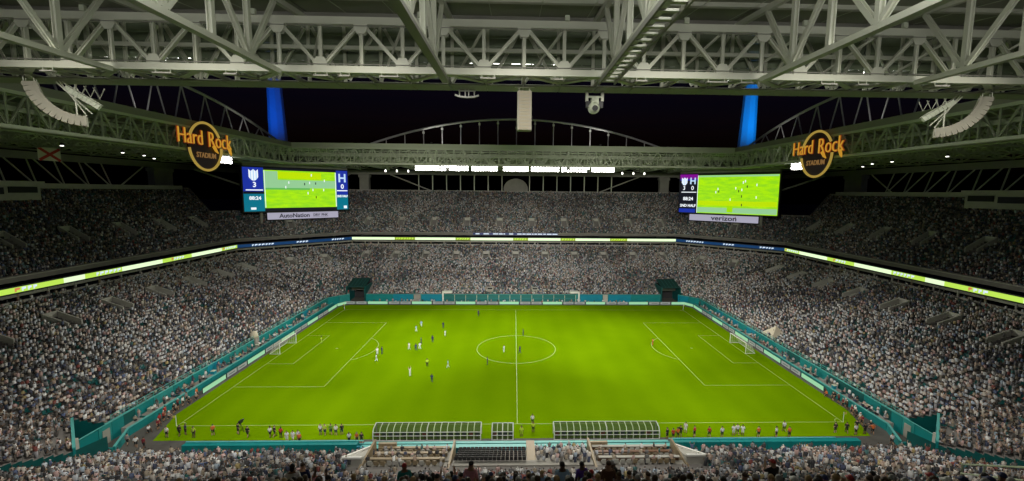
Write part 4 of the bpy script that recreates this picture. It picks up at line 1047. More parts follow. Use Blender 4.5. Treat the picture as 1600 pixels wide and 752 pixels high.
for s, nm in ((-1, 'left'), (1, 'right')):
    r = empty('wall_railing', 'thin pale tube railing above the teal stand wall at the %s end' % nm, 'railing', (s*58.9, 0, 2.7))
    for q in range(12):
        y0 = -37+6.15*q; m = MB()
        for y in np.arange(y0, y0+6.1, 1.5): m.bar((s*58.9, y, 2.7), (s*58.9, y, 3.5), .05)
        m.bar((s*58.9, y0, 3.5), (s*58.9, y0+6.0, 3.5), .06); m.bar((s*58.9, y0, 3.1), (s*58.9, y0+6.0, 3.1), .04); m.build('rail_section', TEALL, r)
bw = empty('banner_wall', 'teal and blue banner panels on the wall behind the far touchline', 'banner', (0, 42.8, 0))
for (a, c, m_) in ((-48, -40, TEAL), (-39.8, -33.5, BANNER), (-33.2, -31, CONC), (-30.6, -24.2, BANNER), (21.2, 28.5, BANNER), (28.8, 30.4, PALE), (30.6, 38, BANNER), (38.2, 47.6, TEAL)):
    MB().box(a, c, 42.55, 42.8, .1, 2.7).build('banner_panel', m_, bw)
rl = empty('glass_railing', 'pale railed glass section in the middle of the far wall', 'railing', (0, 42.5, 0))
for k in range(13):
    x = -23.5+3.6*k; MB().box(x-.06, x+.06, 42.2, 42.35, 0, 2.7).build('post', STEEL2, rl)
    if k < 12: MB().box(x+.1, x+3.5, 42.25, 42.3, .3, 2.6).build('glass_panel', mat('greenish_glass', (.03, .15, .15), .2), rl)
MB().box(-23.6, 19.8, 42.15, 42.3, 2.7, 2.8).build('top_rail', TEAL, rl); MB().box(-23.6, 19.8, 42.15, 42.2, 1.5, 1.6).build('mid_rail', TEAL, rl)
for s, nm in ((-1, 'left'), (1, 'right')):
    xo = -23.6 if s < 0 else 20.7; xi = xo+2.9*(-s)
    fr = empty('camera_gantry', 'white L shaped frame at the %s end of the far glass railing' % nm, 'frame', (xo, 42, 0))
    MB().box(xo-.22, xo+.22, 41.6, 42.0, 0, 3.9).build('upright', WHITE, fr); MB().box(*sorted((xo+.22*-s, xi)), 41.6, 43.4, 3.3, 3.9).build('canopy', WHITE, fr)
for x, nm in ((-8.5, 'left'), (6.3, 'right')):
    t = empty('camera_platform', 'small pale camera hide among the far crowd, %s of the halfway line' % nm, 'platform', (x, 44, 3))
    MB().box(x-1, x+1, 43.6, 45, 4.0, 4.8).build('shell', PALE, t); MB().box(x-.8, x+.8, 43.5, 43.58, 4.2, 4.7).build('opening', DARK, t); MB().box(x-.9, x+.9, 43.8, 44.9, 2.5, 4).build('base', CONC, t)  # the opening is a dark panel with its shade in the colour
for s, nm in ((-1, 'left'), (1, 'right')):
    xa, xb = (-54.6, -49.0) if s < 0 else (48.4, 54.3)
    t = empty('corner_tunnel', 'dark player tunnel with teal awning in the far %s corner' % nm, 'tunnel', ((xa+xb)/2, 43, 0))
    MB().box(xa-.3, xa, 42.3, 49.5, 0, 5.2).build('side_wall', TEALD, t); MB().box(xb, xb+.3, 42.3, 49.5, 0, 5.2).build('side_wall', TEALD, t)
    MB().box(xa, xb, 49.2, 49.5, 0, 5.4).build('back_wall', DARK, t); MB().box(xa, xb, 43.0, 49.2, .02, .06).build('floor', APRON, t)
    MB().box(xa, xb, 46.5, 46.7, 3.2, 4.2).build('lintel', CONC, t)
    MB().hexa([(xa-.1, 42.6, 4.9), (xb+.1, 42.6, 4.9), (xb+.1, 48.6, 6.6), (xa-.1, 48.6, 6.6), (xa-.1, 42.6, 5.2), (xb+.1, 42.6, 5.2), (xb+.1, 48.6, 6.9), (xa-.1, 48.6, 6.9)]).build('awning', mat('awning_cloth', (.0, .035, .035), .7, 0, .3, 2), t)
    for k in range(6): MB().bar((xa+(xb-xa)*k/5, 42.6, 5.18), (xa+(xb-xa)*k/5, 48.5, 6.88), .1, .12).build('awning_rib', TEALD, t)
# tent over the right wall, white cover on the left wall
t = empty('pyramid_tent', 'small cream pyramid tent over the teal wall behind the right goal', 'tent', (60, 1, 0))
m = MB(); ap_ = (61.3, .2, 5.3); cs = [(59.3, -1.9, 3.3), (63.3, -1.9, 3.3), (63.3, 2.3, 3.3), (59.3, 2.3, 3.3)]
for k in range(4): m.tri(cs[k], cs[(k+1) % 4], ap_)
m.build('canopy', mat('cream_cloth', (.62, .56, .44), .8), t)
for c in cs: MB().bar((c[0], c[1], .5), c, .1).build('pole', WHITE, t)
m = MB()
for k in range(4): a_, b2 = Vector(cs[k]), Vector(cs[(k+1) % 4]); dz = Vector((0, 0, -.35)); m.quad(a_+dz, b2+dz, b2, a_)
m.build('valance', mat('cream_cloth', (.6, .5, .4)), t)
t = empty('camera_cover', 'rounded white camera cover on the wall behind the left goal', 'cover', (-59.2, -1, 2.9))
m = MB().tube([(-59.2, -1, z) for z in (2.9, 3.4, 3.9, 4.3, 4.45)], [.75, .85, .75, .45, .1], 10); m.build('cover', mat('cream_cloth', (.6, .5, .4)), t, smooth=True)
MB().box(-59.9, -58.5, -1.7, -.3, 1.0, 2.9).build('plinth', CONC, t)
# goals
for s, nm in ((-1, 'left'), (1, 'right')):
    g_ = empty('goal', 'white goal with net at the %s end of the pitch' % nm, 'goal', (s*HX, 0, 0))
    for y in (-3.66, 3.66): MB().tube([(s*HX, y, 0), (s*HX, y, 2.5)], .075, 8).build('post', WHITE, g_)
    MB().tube([(s*HX, -3.66, 2.44), (s*HX, 3.66, 2.44)], .075, 8).build('crossbar', WHITE, g_)
    MB().tube([(s*HX, -3.66, .06), (s*(HX+2.2), -3.66, .06), (s*(HX+2.2), 3.66, .06), (s*HX, 3.66, .06)], .06, 6).build('ground_frame', WHITE, g_)
    m = MB()
    def st_(p, q): m.bar(p, q, .022)
    for k in range(13):
        y = -3.66+7.32*k/12; st_((s*HX, y, 2.44), (s*(HX+1.2), y, 2.3)); st_((s*(HX+1.2), y, 2.3), (s*(HX+2.2), y, .06))
    for k in range(8):
        z = .06+2.24*k/7; xx = HX+2.2-z*.446; st_((s*xx, -3.66, z), (s*xx, 3.66, z))
        for y in (-3.66, 3.66): st_((s*HX, y, z), (s*xx, y, z))
    for k in range(1, 4): 
        for y in (-3.66, 3.66): st_((s*(HX+.5*k), y, .06), (s*(HX+.5*k), y, 2.3))
    m.build('net', NET, g_)
for s, a_ in ((-1, 'left'), (1, 'right')):
    for t_, c_ in ((-1, 'near'), (1, 'far')):
        f = empty('corner_flag', 'corner flag at the %s %s corner of the pitch' % (c_, a_), 'corner flag', (s*HX, t_*HY, 0))
        MB().tube([(s*HX, t_*HY, 0), (s*HX, t_*HY, 1.7)], .04, 6).build('pole', WHITE, f)
        MB().hexa([(s*HX, t_*HY-.01, 1.3), (s*(HX+.45), t_*HY-.01, 1.35), (s*(HX+.45), t_*HY+.01, 1.35), (s*HX, t_*HY+.01, 1.3), (s*HX, t_*HY-.01, 1.7), (s*(HX+.45), t_*HY-.01, 1.66), (s*(HX+.45), t_*HY+.01, 1.66), (s*HX, t_*HY+.01, 1.7)]).build('pennant', mat('pennant_yellow', (.6, .55, .1), .8), f)

# ------------------------------------------------------------------ near touchline: dugouts, teal wall, loge boxes
FRAME = mat('shelter_frame', (.55, .56, .54), .4)
SEATM = mat('bench_seat', (.05, .05, .06), .6)
def dugout(x0, x1, bays, label, front=True, hgt=1.85):
    r = empty('team_shelter', label, 'dugout', ((x0+x1)/2, -37.6, 0), 'shelters on the near touchline')
    yb, yf = -38.25, -36.5
    prof = [(yb, .05), (yb+.02, .75), (yb+.1, 1.25), (yb+.5, min(1.75, hgt-.15)), (yb+1.05, hgt-.05), (yf, hgt+.02)]
    for k in range(bays+1):
        x = x0+(x1-x0)*k/bays
        MB().tube([(x, y, z) for y, z in prof], .042 if k % (bays//2) else .075, 6).build('rib', FRAME, r)
    for j in (1, 2, 5, 0): MB().tube([(x0, *prof[j]), (x1, *prof[j])], .045 if j != 2 else .055, 6).build('rail', FRAME, r)
    MB().tube([(x0, yf, hgt), (x0, yf, .05)], .07, 6).build('front_post', FRAME, r); MB().tube([(x1, yf, hgt), (x1, yf, .05)], .07, 6).build('front_post', FRAME, r)
    for k in range(bays):
        xa, xb = x0+(x1-x0)*k/bays+.09, x0+(x1-x0)*(k+1)/bays-.09
        m = MB()
        for j in range(len(prof)-1):
            a, c = prof[j], prof[j+1]; m.quad((xa, a[0]+.02, a[1]), (xb, a[0]+.02, a[1]), (xb, c[0]+.02, c[1]), (xa, c[0]+.02, c[1]))
        m.build('clear_panel', CLEAR, r)
        st2 = MB(); xm = (xa+xb)/2
        st2.box(xm-.3, xm+.3, -37.75, -37.3, .38, .48); st2.box(xm-.3, xm+.3, -37.85, -37.75, .42, 1.05); st2.box(xm-.05, xm+.05, -37.6, -37.5, 0, .38); st2.build('seat', SEATM if k % 7 else REDF, r)
dugout(-21.0, -5.4, 16, 'long white framed team shelter left of the halfway line')
dugout(5.4, 21.0, 16, 'long white framed team shelter right of the halfway line')
dugout(-3.75, -.65, 4, 'short white framed officials shelter between the two long ones', hgt=1.7)
nw = empty('touchline_wall', 'teal wall in front of the near stand along the whole touchline', 'wall', (0, -40.4, 0))
x = -46.
while x < 46:
    w = 3.4
    mid = -21.5 < x+1.7 < 21.5
    if mid: MB().box(x, x+w-.05, -40.55, -40.3, 0, .95).build('wall_panel', TEAL, nw); MB().box(x, x+w-.05, -41.5, -41.3, .0, 1.15).build('back_panel', BANNER, nw)
    else: MB().box(x, x+w-.05, -41.2, -40.3, 0, 1.25).build('wall_panel', TEAL, nw)
    x += w
MB().box(-21.5, 21.5, -40.7, -40.2, .97, 1.07).build('pale_rail', TEALL, nw); MB().box(-21.5, 21.5, -42.1, -41.25, 1.17, 1.25).build('pale_rail', TEALL, nw)
for x in (-46, 46): pass
MB().box(-46, -21.6, -40.4, -40.2, 1.27, 1.34).build('pale_rail', TEALL, nw); MB().box(21.6, 46, -40.4, -40.2, 1.27, 1.34).build('pale_rail', TEALL, nw)
for s, nm in ((-1, 'left'), (1, 'right')):
    w = empty('wedge_wall', 'white sloping wedge shaped wall at the %s edge of the loge boxes' % nm, 'wall', (s*20, -45, 0))
    xa_, xb_, xo = (-19.5, -19.0, -21.3) if s < 0 else (21.2, 20.8, 23.2)
    tri = [(xa_, -42.4), (xb_, -48.6), (xo, -48.6)]; zt = [1.7, 3.9, 3.9]
    m = MB(); n0 = [(x, y, .1) for x, y in tri]+[(x, y, z) for (x, y), z in zip(tri, zt)]
    m.v = n0; m.f = [(2, 1, 0), (3, 4, 5), (0, 1, 4, 3), (1, 2, 5, 4), (2, 0, 3, 5)]; m.build('slab', PALE, w)
    P3 = [Vector((x, y, z+.12)) for (x, y), z in zip(tri, zt)]
    MB().bar(P3[0], P3[2], .28, .25).build('coping', WHITE, w); MB().bar(P3[1], P3[2]+Vector((0, .0, .0)), .28, .24).build('coping', WHITE, w)
for (xa, xb, wood, lab) in ((-18.9, -8.6, TAN, 'tan loge box with counters and chairs, left of the black seats'), (9.6, 20.7, BROWN, 'loge box with brown counter and pale chairs at the right')):
    r = empty('loge_box', lab, 'loge box', ((xa+xb)/2, -45, .8))
    for j in range(3):
        y = -43.2-2.2*j; z = 1.5+.62*j
        MB().box(xa, xb, y-2.17, y, z-1.2, z).build('platform', CONC, r)
        MB().box(xa+.4, xb-.5, y-.55, y-.12, z+.68, z+.76).build('counter', wood if j == 1 or wood is TAN else PALE, r); MB().box(xa+.4, xb-.5, y-.14, y-.08, z+.02, z+.66).build('counter_front', TAN if j % 2 else wood, r)
        x = xa+.9
        while x < xb-1.2:
            c = MB().box(x-.25, x+.25, y-1.15, y-.7, z+.42, z+.5); c.box(x-.25, x+.25, y-1.25, y-1.15, z+.42, z+.95); c.box(x-.04, x+.04, y-.96, y-.88, z, z+.42); c.build('chair', TAN if random.random() < .6 else PALE, r); x += .78
    MB().box(xa-.28, xa, -49.6, -43.2, .6, 3.2).build('partition', TAN, r); MB().box(xb, xb+.25, -49.6, -43.2, .6, 3.1).build('partition', TAN, r)
    MB().box(xa+.2, xa+2.6, -43.1, -42.7, .2, 2.5).build('cabinet', TAN, r)
tb = empty('round_table', 'round white table in front of the right loge box', 'table', (12.2, -42.7, .3))
MB().tube([(12.2, -42.6, 1.35), (12.2, -42.6, 1.42)], .75, 18).build('table_top', WHITE, tb); MB().tube([(12.2, -42.6, .0), (12.2, -42.6, 1.35)], .06, 6).build('pedestal', DSTEEL, tb)
bs = empty('black_seat_block', 'block of empty black folding seats in the middle of the near stand', 'seats', (-3.5, -45, 1))
for j in range(6):
    y = -43.2-1.0*j; z = 1.45+.36*j
    MB().box(-8, 9.2, y-.97, y, z-1.0, z).build('platform', CONC, bs)
    x = -7.6
    while x < .9:
        c = MB().box(x-.22, x+.22, y-.55, y-.15, z+.4, z+.47); c.box(x-.22, x+.22, y-.62, y-.55, z+.42, z+.9); c.build('seat', BLACK, bs); x += .52
MB().box(1.1, 2.2, -48.6, -43.2, .6, 2.9).build('tan_aisle', TAN, bs)

# ------------------------------------------------------------------ people
def body(pose):
    J = {}; E_ = []
    def j(n, p, r, par=None):
        J[n] = (Vector(p), r if isinstance(r, tuple) else (r, r)); 
        if par: E_.append((par, n))
    sit = pose in ('sit', 'sit_up'); kneel = pose == 'kneel'
    hz = .52 if sit else (.5 if kneel else .95)
    def U(x, y, z): return (x, y+(z*.05 if not sit else -z*.03), hz+z)
    j('pelvis', U(0, 0, 0), (.15, .115)); j('waist', U(0, 0, .2), (.135, .10), 'pelvis'); j('chest', U(0, 0, .41), (.165, .115), 'waist'); j('neck', U(0, .0, .56), .058, 'chest'); j('head', U(0, .015, .66), (.082, .092), 'neck'); j('brow', U(0, .02, .73), (.078, .09), 'head'); j('crown', U(0, .01, .79), (.05, .055), 'brow')
    j('nose', U(0, .115, .67), .016, 'head')
    for s, S_ in ((-1, 'L'), (1, 'R')):
        j('ear'+S_, U(s*.088, 0, .67), .018, 'head')
        j('sho'+S_, U(s*.19, 0, .47), .066, 'chest')
        if pose == 'up' or pose == 'sit_up': el, wr, d = (s*.30, .06, .66), (s*.26, .10, .92), (0, .1, 1)
        elif pose == 'run': el, wr, d = (s*.27, -.12*s, .2), (s*.22, .16-.1*s, .12), (0, 1, .1)
        elif pose == 'film': el, wr, d = (s*.24, .14, .34), (s*.09, .28, .58), (-s*.3, .5, .7)
        elif pose in ('sit', 'kneel'): el, wr, d = (s*.25, .06, .2), (s*.17, .32, .1), (0, 1, -.2)
        else: el, wr, d = (s*.26, -.02, .2), (s*.27, .07, -.04), (0, .15, -1)
        j('elb'+S_, U(*el), .045, 'sho'+S_); j('wri'+S_, U(*wr), .032, 'elb'+S_)
        d = Vector(d).normalized(); w = Vector(U(*wr)); sd = Vector((s, 0, 0)) if abs(d.x) < .9 else Vector((0, 1, 0)); fr = d.cross(sd).normalized(); 
        j('palm'+S_, w+d*.08, (.036, .022), 'wri'+S_)
        for q in range(4):
            ln_ = (.065, .078, .074, .058)[q]; b0 = w+d*.10+fr*(q-1.5)*.02
            j('f%d%s' % (q, S_), b0, .0095, 'palm'+S_); j('g%d%s' % (q, S_), b0+d*ln_*.55+sd*-.008, .009, 'f%d%s' % (q, S_)); j('h%d%s' % (q, S_), b0+d*ln_*.95+sd*-.026, .0075, 'g%d%s' % (q, S_))
        j('t'+S_, w+d*.05+fr*-.045, .011, 'palm'+S_); j('u'+S_, w+d*.095+fr*-.062+sd*-.01, .0095, 't'+S_)
        j('hip'+S_, (s*.095, U(0, 0, 0)[1], hz-.04), .09, 'pelvis')
        if sit: kn, an = (s*.12, .44, .50), (s*.12, .42, .09)
        elif kneel: kn, an = ((s*.12, .42, .46), (s*.12, .36, .09)) if s < 0 else ((s*.13, .18, .08), (s*.13, -.26, .1))
        elif pose == 'run': kn, an = ((s*.1, .3, .58), (s*.1, .12, .24)) if s < 0 else ((s*.1, -.05, .5), (s*.1, -.42, .28))
        elif pose == 'walk': kn, an = ((s*.1, .14, .5), (s*.1, .22, .09)) if s < 0 else ((s*.1, -.02, .5), (s*.1, -.28, .13))
        else: kn, an = (s*.115, .02, .5), (s*.13, -.02, .09)
        j('kne'+S_, kn, .06, 'hip'+S_); j('ank'+S_, an, .043, 'kne'+S_); j('toe'+S_, (an[0]+s*.02, an[1]+.16, max(.04, an[2]-.05)), (.042, .03), 'ank'+S_)
    names = list(J); idx = {n: i for i, n in enumerate(names)}
    me = bpy.data.meshes.new('person_'+pose); me.from_pydata([J[n][0] for n in names], [(idx[a], idx[b_]) for a, b_ in E_], [])
    o = bpy.data.objects.new('person_base', me); COL.objects.link(o)
    md = o.modifiers.new('skin', 'SKIN'); md.use_smooth_shade = True
    sv = me.skin_vertices[0].data
    for n in names: k_ = 1. if n[0] in 'fghtu' and n[1:2] in '0123LR' else 1.22; sv[idx[n]].radius = (J[n][1][0]*k_, J[n][1][1]*k_)
    sv[0].use_root = True
    ss = o.modifiers.new('sub', 'SUBSURF'); ss.levels = 1; ss.render_levels = 1
    dg = bpy.context.evaluated_depsgraph_get()
    out = bpy.data.meshes.new_from_object(o.evaluated_get(dg)); bpy.data.objects.remove(o)
    out.name = 'person_'+pose
    # zones by nearest bone: 0 shirt 1 skin 2 shorts 3 socks 4 shoes
    zone = {}
    for a, b_ in E_:
        if b_[:3] in ('wri',) : z = 1
        elif b_[:3] in ('elb', 'sho'): z = 0
        elif b_ in ('waist', 'chest'): z = 0
        elif b_[:3] in ('hip', 'kne'): z = 2
        elif b_[:3] == 'ank': z = 3
        elif b_[:3] == 'toe': z = 4
        else: z = 1
        zone[(a, b_)] = z
    P0 = np.array([J[a][0] for a, b_ in E_]); P1 = np.array([J[b_][0] for a, b_ in E_]); Zn = np.array([zone[e] for e in E_])
    C = np.array([p.center for p in out.polygons]); D = P1-P0; dd = (D**2).sum(1)+1e-9
    t = np.clip(((C[:, None]-P0[None])*D[None]).sum(-1)/dd, 0, 1); dist = np.linalg.norm(C[:, None]-(P0[None]+t[..., None]*D[None]), axis=-1)
    am = dist.argmin(1); zz = Zn[am].copy()
    bn = [b_ for a, b_ in E_]; tt = t[np.arange(len(am)), am]
    zz[(am == bn.index('neck')) & (tt < .72)] = 0
    out.materials.clear()
    for k in range(5): out.materials.append(WHITE)
    out.polygons.foreach_set('material_index', zz.astype(np.int32)); out.polygons.foreach_set('use_smooth', [True]*len(out.polygons))
    return out, J['head'][0], J['brow'][0]
BODIES = {p: body(p) for p in ('stand', 'walk', 'run', 'up', 'film', 'sit', 'sit_up', 'kneel')}
def hair_mesh(kind):
    bm = bmesh.new(); bmesh.ops.create_uvsphere(bm, u_segments=12, v_segments=8, radius=1)
    cut = -.15 if kind == 'short' else (-.1 if kind == 'cap' else -.9)
    bmesh.ops.delete(bm, geom=[v for v in bm.verts if v.co.z < cut or (kind != 'cap' and v.co.y > .55 and v.co.z < .35)], context='VERTS')
    for v in bm.verts:
        v.co.x *= .098; v.co.y *= .112; v.co.z *= .115 if kind != 'long' or v.co.z > 0 else .30
        if kind == 'cap' and v.co.z < .03 and v.co.y > .05: v.co.y += .075
    me = bpy.data.meshes.new('hair_'+kind); bm.to_mesh(me); bm.free(); me.polygons.foreach_set('use_smooth', [True]*len(me.polygons)); me.materials.append(BLACK); return me
HAIRM = {k: hair_mesh(k) for k in ('short', 'long', 'cap')}
CL = {'white': (.72, .73, .74), 'sky blue': (.36, .55, .75), 'black': (.014, .014, .016), 'navy': (.015, .025, .09), 'grey': (.24, .24, .25), 'red': (.45, .03, .03), 'pink': (.62, .28, .34), 'orange': (.62, .14, .03), 'yellow': (.62, .55, .06), 'teal': (.02, .22, .22), 'green': (.12, .28, .05), 'purple': (.09, .03, .28), 'maroon': (.20, .015, .03), 'brown': (.12, .06, .03), 'lime': (.45, .62, .05), 'khaki': (.28, .22, .14)}
HC = {'black': (.01, .008, .007), 'brown': (.05, .028, .014), 'fair': (.30, .20, .09), 'grey': (.32, .31, .30), 'white': (.7, .7, .68), 'red': (.35, .03, .03), 'navy': (.02, .03, .1)}
def cloth(n): return mat('cloth_'+n.replace(' ', '_'), CL[n], .85)
SK = [mat('skin_%s' % n, c, .6) for n, c in (('light', (.48, .30, .21)), ('olive', (.36, .21, .13)), ('brown', (.20, .11, .065)), ('dark', (.09, .05, .03)))]
def person(x, y, z, yaw, pose, shirt, shorts, socks, label, group=None, hair='short', hc='black', skin=None, shoes='black', sc=1., cat='person'):
    me, hd, br = BODIES[pose]
    o = bpy.data.objects.new('person', me); COL.objects.link(o); o.location = (x, y, z); o.rotation_euler = (0, 0, yaw); o.scale = (sc, sc, sc)
    sk_ = SK[random.choices((0, 1, 2, 3), (4, 3, 2, 1))[0] if skin is None else skin]
    for i, m in enumerate((cloth(shirt), sk_, cloth(shorts), cloth(socks) if socks else sk_, cloth(shoes))):
        o.material_slots[i].link = 'OBJECT'; o.material_slots[i].material = m
    h = bpy.data.objects.new('cap' if hair == 'cap' else 'hair', HAIRM[hair]); COL.objects.link(h); h.parent = o; h.location = br+Vector((0, -.012, -.005))
    h.material_slots[0].link = 'OBJECT'; h.material_slots[0].material = mat('hair_'+hc, HC[hc], .7)
    return tag(o, label, cat, group)
GP = 'players on the pitch'
def face(x, y, tx, ty): return math.atan2(-(tx-x), ty-y)
PL = [(-25.3, 16.1, 'w', 'run', 'pale blue and white kit player running, farther of the pair upfield of the left box'), (-25.8, 12.1, 'w', 'walk', 'pale kit player just below another pale player upfield of the left box'), (-19.3, 15.1, 'd', 'stand', 'faint dark kit player behind a bright white kit player left of the circle'), (-17.7, 8.1, 'w', 'run', 'bright white kit player running left of the centre circle'), (-20.1, 4.1, 'd', 'stand', 'dark kit player standing alone between the cluster and the bright white player'), (-22.5, 2.6, 'd', 'walk', 'dark kit player at the top of the tight cluster left of centre'), (-24.5, -1., 'w', 'walk', 'white kit player on the left edge of the tight cluster'), (-22.8, -1.8, 'd', 'run', 'dark kit player at the bottom of the tight cluster'), (-22.1, -.9, 'w', 'run', 'white kit player touching a dark opponent in the tight cluster'), (-14.1, -11.5, 'w', 'walk', 'pale kit player between the cluster and the centre circle, lower right'), (-20.9, -15.6, 'w', 'up', 'white kit player with raised arms, nearest white player to the dugouts'), (-16.1, -18.6, 'd', 'run', 'dark kit player nearest to the left team shelter'), (-30.8, -4.1, 'w', 'stand', 'white kit player at the left penalty arc, farther of two'), (-29.8, -8., 'w', 'walk', 'white kit player below the left penalty arc, nearer of two'), (-29.9, -3.7, 'd', 'walk', 'dark kit player beside a white player at the left penalty arc'), (-10.9, 26.8, 'd', 'walk', 'dark kit player near the far touchline left of halfway'), (1.8, 9.05, 'd', 'stand', 'dark kit player on the far rim of the centre circle'), (-2.8, -2.8, 'w', 'stand', 'white kit player alone inside the centre circle'), (.8, -3.4, 'd', 'walk', 'dark kit player just right of the halfway line inside the circle'), (-6.1, -9.9, 'd', 'stand', 'dark kit player on the lower left rim of the centre circle')]
for x, y, c, po, lab in PL:
    if c == 'w': person(x, y, .004, face(x, y, -26, 0)+random.gauss(0, .6), po, 'sky blue' if lab.startswith('pale') else 'white', 'white', 'white', lab, GP)
    else: person(x, y, .004, face(x, y, -24, 0)+random.gauss(0, .6), po, 'navy', 'navy', 'navy', lab, GP, skin=random.choice((2, 3)))
person(-18.5, -10.8, .004, face(-18.5, -10.8, -23, 0), 'walk', 'lime', 'black', 'black', 'referee in lime shirt and black shorts below the cluster')
person(-46.2, 3.4, .004, -math.pi/2, 'stand', 'lime', 'lime', 'lime', 'goalkeeper in yellow green in front of the left goal')
person(32.6, 1.8, .004, math.pi/2, 'stand', 'orange', 'orange', 'orange', 'goalkeeper in orange near the right penalty arc')
SLP = [(-51.23, -36.94, 'wk'), (-49.68, -36.62, 'kk'), (-49.05, -36.28, 'nk'), (-47.35, -36.98, 'yk'), (-44.91, -36.5, 'ok'), (-41.48, -36.2, 'kk'), (-39.56, -37.08, 'kk'), (-36.31, -37.12, 'wk'), (-35.75, -36.96, 'kk'), (-34.64, -37.31, 'rk'), (-29.24, -36.53, 'wn'), (-28.58, -36.53, 'yn'), (-27.73, -36.54, 'gn'), (-26.91, -36.73, 'wn'), (-26.1, -36.56, 'kn'), (.61, -37.42, 'yy'), (2.38, -36.21, 'yk'), (2.37, -33.99, 'wk'), (25.53, -36.67, 'ww'), (26.47, -37.74, 'rk'), (28.61, -37.94, 'rk'), (30.54, -37.96, 'wk'), (32.53, -37.47, 'ww'), (33.2, -37.3, 'wk'), (33.9, -37.48, 'ww'), (36.03, -38.03, 'ok'), (38.74, -38.07, 'wk'), (40.88, -36.5, 'wk'), (40.68, -38.09, 'ok'), (48.57, -36.95, 'kk'), (52.41, -36.27, 'kk'), (51.32, -37.52, 'wk'), (50.3, -36.98, 'kk'), (54.03, -37.38, 'ok'), (52.9, -37.3, 'kk'), (-33.2, -38.4, 'ww'), (-32.4, -38.3, 'ww'), (-31.7, -38.2, 'wk'), (-31.2, -38.9, 'ok'), (-24.2, -38.8, 'wk'), (-23.1, -38.8, 'ok'), (-22.4, -38.9, 'kk'), (22.2, -38.2, 'kk'), (23.0, -38.4, 'rk'), (23.8, -38.1, 'ok'), (24.4, -37.6, 'kk')]
CC = {'w': 'white', 'k': 'black', 'n': 'navy', 'y': 'lime', 'o': 'orange', 'r': 'red', 'g': 'green'}
def near_what(x):
    if x < -40: return 'by the near left pitch corner'
    if x < -30: return 'left of the substitutes'
    if x < -21: return 'beside the left shelter'
    if x < 5: return 'between the two long shelters'
    if x < 30: return 'right of both shelters'
    if x < 44: return 'nearing the right corner'
    return 'by the near right pitch corner'
cnt = {}
for x, y, c in SLP:
    key = (CC[c[0]], near_what(x)); cnt[key] = cnt.get(key, 0)+1
seen = {}
for x, y, c in sorted(SLP):
    key = (CC[c[0]], near_what(x)); seen[key] = seen.get(key, 0)+1
    lab = 'standing person in %s top and %s legwear %s' % (CC[c[0]], CC[c[1]], near_what(x))
    if cnt[key] > 1: lab = ORD[seen[key]-1]+' from the left of those in %s tops %s' % (CC[c[0]], near_what(x))
    person(x, y, .004, random.choice((0, 0, .5, -.5, math.pi)), random.choice(('stand', 'stand', 'walk')), CC[c[0]], CC[c[1]], None, lab, 'people along the near touchline')
# camera operator's camera on tripod
t = empty('tv_camera', 'black television camera on a tripod by the near left touchline', 'camera', (-41.4, -35.6, 0))
for a in (0, 2.1, 4.2): MB().bar((-41.4, -35.6, 1.45), (-41.4+.45*math.cos(a), -35.6+.45*math.sin(a), 0), .05).build('tripod_leg', BLACK, t)
MB().box(-41.55, -41.25, -35.9, -35.2, 1.45, 1.85).build('camera_body', BLACK, t); MB().tube([(-41.4, -35.2, 1.65), (-41.4, -34.85, 1.65)], .12, 10).build('lens', BLACK, t)
# photographers and stewards behind the goal lines
for s, nm in ((-1, 'left'), (1, 'right')):
    y = -35.6; k = 0
    while y < -23.5 and k < 17:
        c = random.choice(('red', 'maroon', 'khaki', 'black', 'white', 'orange', 'grey')) if s < 0 else random.choice(('orange', 'black', 'black', 'maroon', 'grey', 'white'))
        xx = s*(55.9 if s < 0 else 56.2)-s*.4*(k % 2)+s*.6*(k % 3 == 0)-s*max(0, (-30-y))*.28
        person(xx, y, .003, s*math.pi/2*1+math.pi*0 if s > 0 else -math.pi/2, random.choice(('kneel', 'film', 'kneel', 'stand')), c, 'black', None, '%s photographer from the near end in %s behind the %s goal line' % (ORD[k], c, nm), 'photographers behind the %s goal line' % nm, hair=random.choice(('short', 'cap')), hc=random.choice(('black', 'brown', 'white')))
        y += .82; k += 1
# a few stewards on the far corner aprons
for (x, y, c, lab) in ((-53.5, -39.5, 'white', 'person in white walking on the dark floor of the near left corner'), (-55.2, -38.9, 'grey', 'person in grey by the teal wall end in the near left corner'), (-52.2, -39.8, 'maroon', 'person in maroon on the dark floor of the near left corner'), (54.6, -40.2, 'white', 'person in white by the teal wall end in the near right corner')):
    person(x, y, .003, random.uniform(-1, 1), 'walk', c, 'black', None, lab, 'people in the near corners')
NP = sum(1 for o in bpy.data.objects if o.name.startswith('person'))
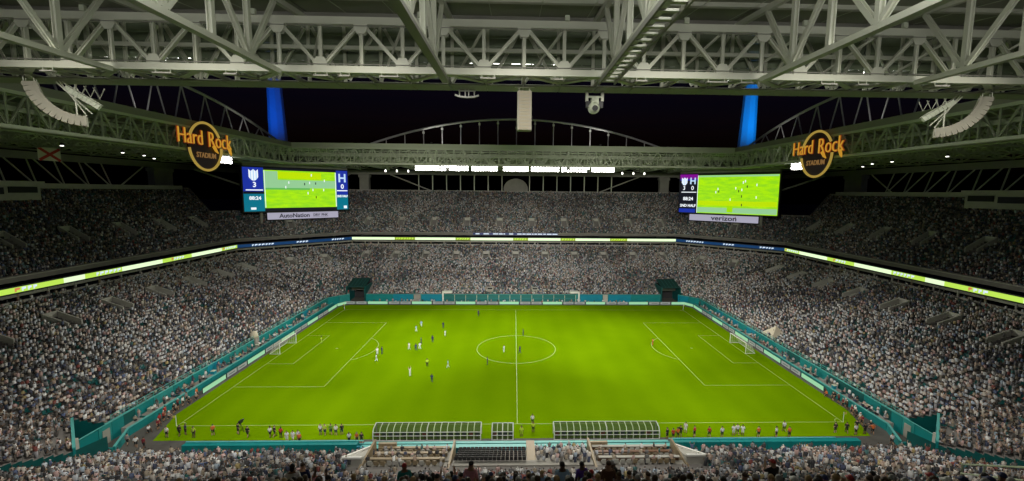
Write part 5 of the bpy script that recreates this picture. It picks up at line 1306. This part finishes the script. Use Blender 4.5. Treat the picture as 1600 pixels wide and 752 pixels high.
# spectators of the near upper tier, closest to the camera
T = UPP; k = 'near'; spots = []; stand_extra = []
for i in range(0, 17):
    t = (i+.55)/T.n; L = T.length(k, t); n = int(L/.56); z = T.z(k, i); 
    for j in range(n):
        x, y = T.pt(k, (j+.5)/n, t)
        if abs(x) > 34 or abs(x-3.) > (y-CAMLOC.y)*1.35+2: continue
        if abs((x % 12.4)-6.2) < .6: continue
        pr = .50 if i < 12 else .34
        if random.random() > pr: continue
        spots.append((math.hypot(x-CAMLOC.x, y-CAMLOC.y), x+random.uniform(-.1, .1), y+random.uniform(-.06, .06), z, i))
spots.sort()
budget = 296-NP
cols = ['white']*7+['sky blue']*3+['black']*5+['navy']*3+['grey']*3+['pink', 'maroon', 'purple', 'brown', 'teal', 'khaki', 'red']
def zone_word(x): return ['far left', 'left', 'under left shelter', 'under midfield', 'under right shelter', 'right', 'far right'][min(6, max(0, int((x+24)/7)))]
rowname = lambda i: 'front rail' if i < 5 else ('middle rows' if i < 11 else 'closest rows')
specs = []
for d, x, y, z, i in spots[:budget]:
    q = random.random(); c = random.choice(cols); hk = random.choice(('short', 'short', 'short', 'long', 'cap')); hcx = random.choice(('black', 'black', 'brown', 'brown', 'fair', 'grey')) if hk != 'cap' else random.choice(('white', 'navy', 'red', 'black'))
    po = 'sit' if q < .84 else ('stand' if q < .92 else ('film' if q < .97 else 'sit_up'))
    if i > 9: po = 'sit'
    hw = {'short': '%s hair', 'long': 'long %s hair', 'cap': '%s cap'}[hk] % hcx
    pw = {'sit': 'seated', 'stand': 'standing', 'film': 'filming', 'sit_up': 'cheering'}[po]
    specs.append(('%s spectator in %s, %s, %s, %s' % (pw, c, hw, rowname(i), zone_word(x)), x, y, z, po, c, hk, hcx))
tot = {}; idx_ = {}
for q in specs: tot[q[0]] = tot.get(q[0], 0)+1
for lab, x, y, z, po, c, hk, hcx in sorted(specs, key=lambda q: q[1]/(q[2]-CAMLOC.y)):
    idx_[lab] = idx_.get(lab, 0)+1
    l2 = lab if tot[lab] == 1 else lab+', %s from left' % ORD[idx_[lab]-1]
    person(x, y, z, random.gauss(0, .3), po, c, random.choice(('navy', 'black', 'grey', 'khaki')), None, l2, 'spectators on the near balcony', hair=hk, hc=hcx)
# handrail and barrier of the near upper tier
br_ = empty('balcony_rail', 'grey tubular rail at the bottom right of the near balcony', 'railing', (20, -80, 21))
for (p0, p1) in (((17.2, -85.6, 26.9), (22.6, -78.6, 22.4)), ((17.2, -85.6, 26.4), (22.6, -78.6, 21.9)), ((22.6, -78.6, 22.4), (22.6, -78.6, 21.2)), ((19.8, -82.0, 24.6), (19.8, -82.0, 23.2)), ((17.2, -85.6, 26.9), (17.2, -85.6, 25.4))):
    MB().tube([p0, p1], .04, 7).build('rail_tube', STEEL2, br_)
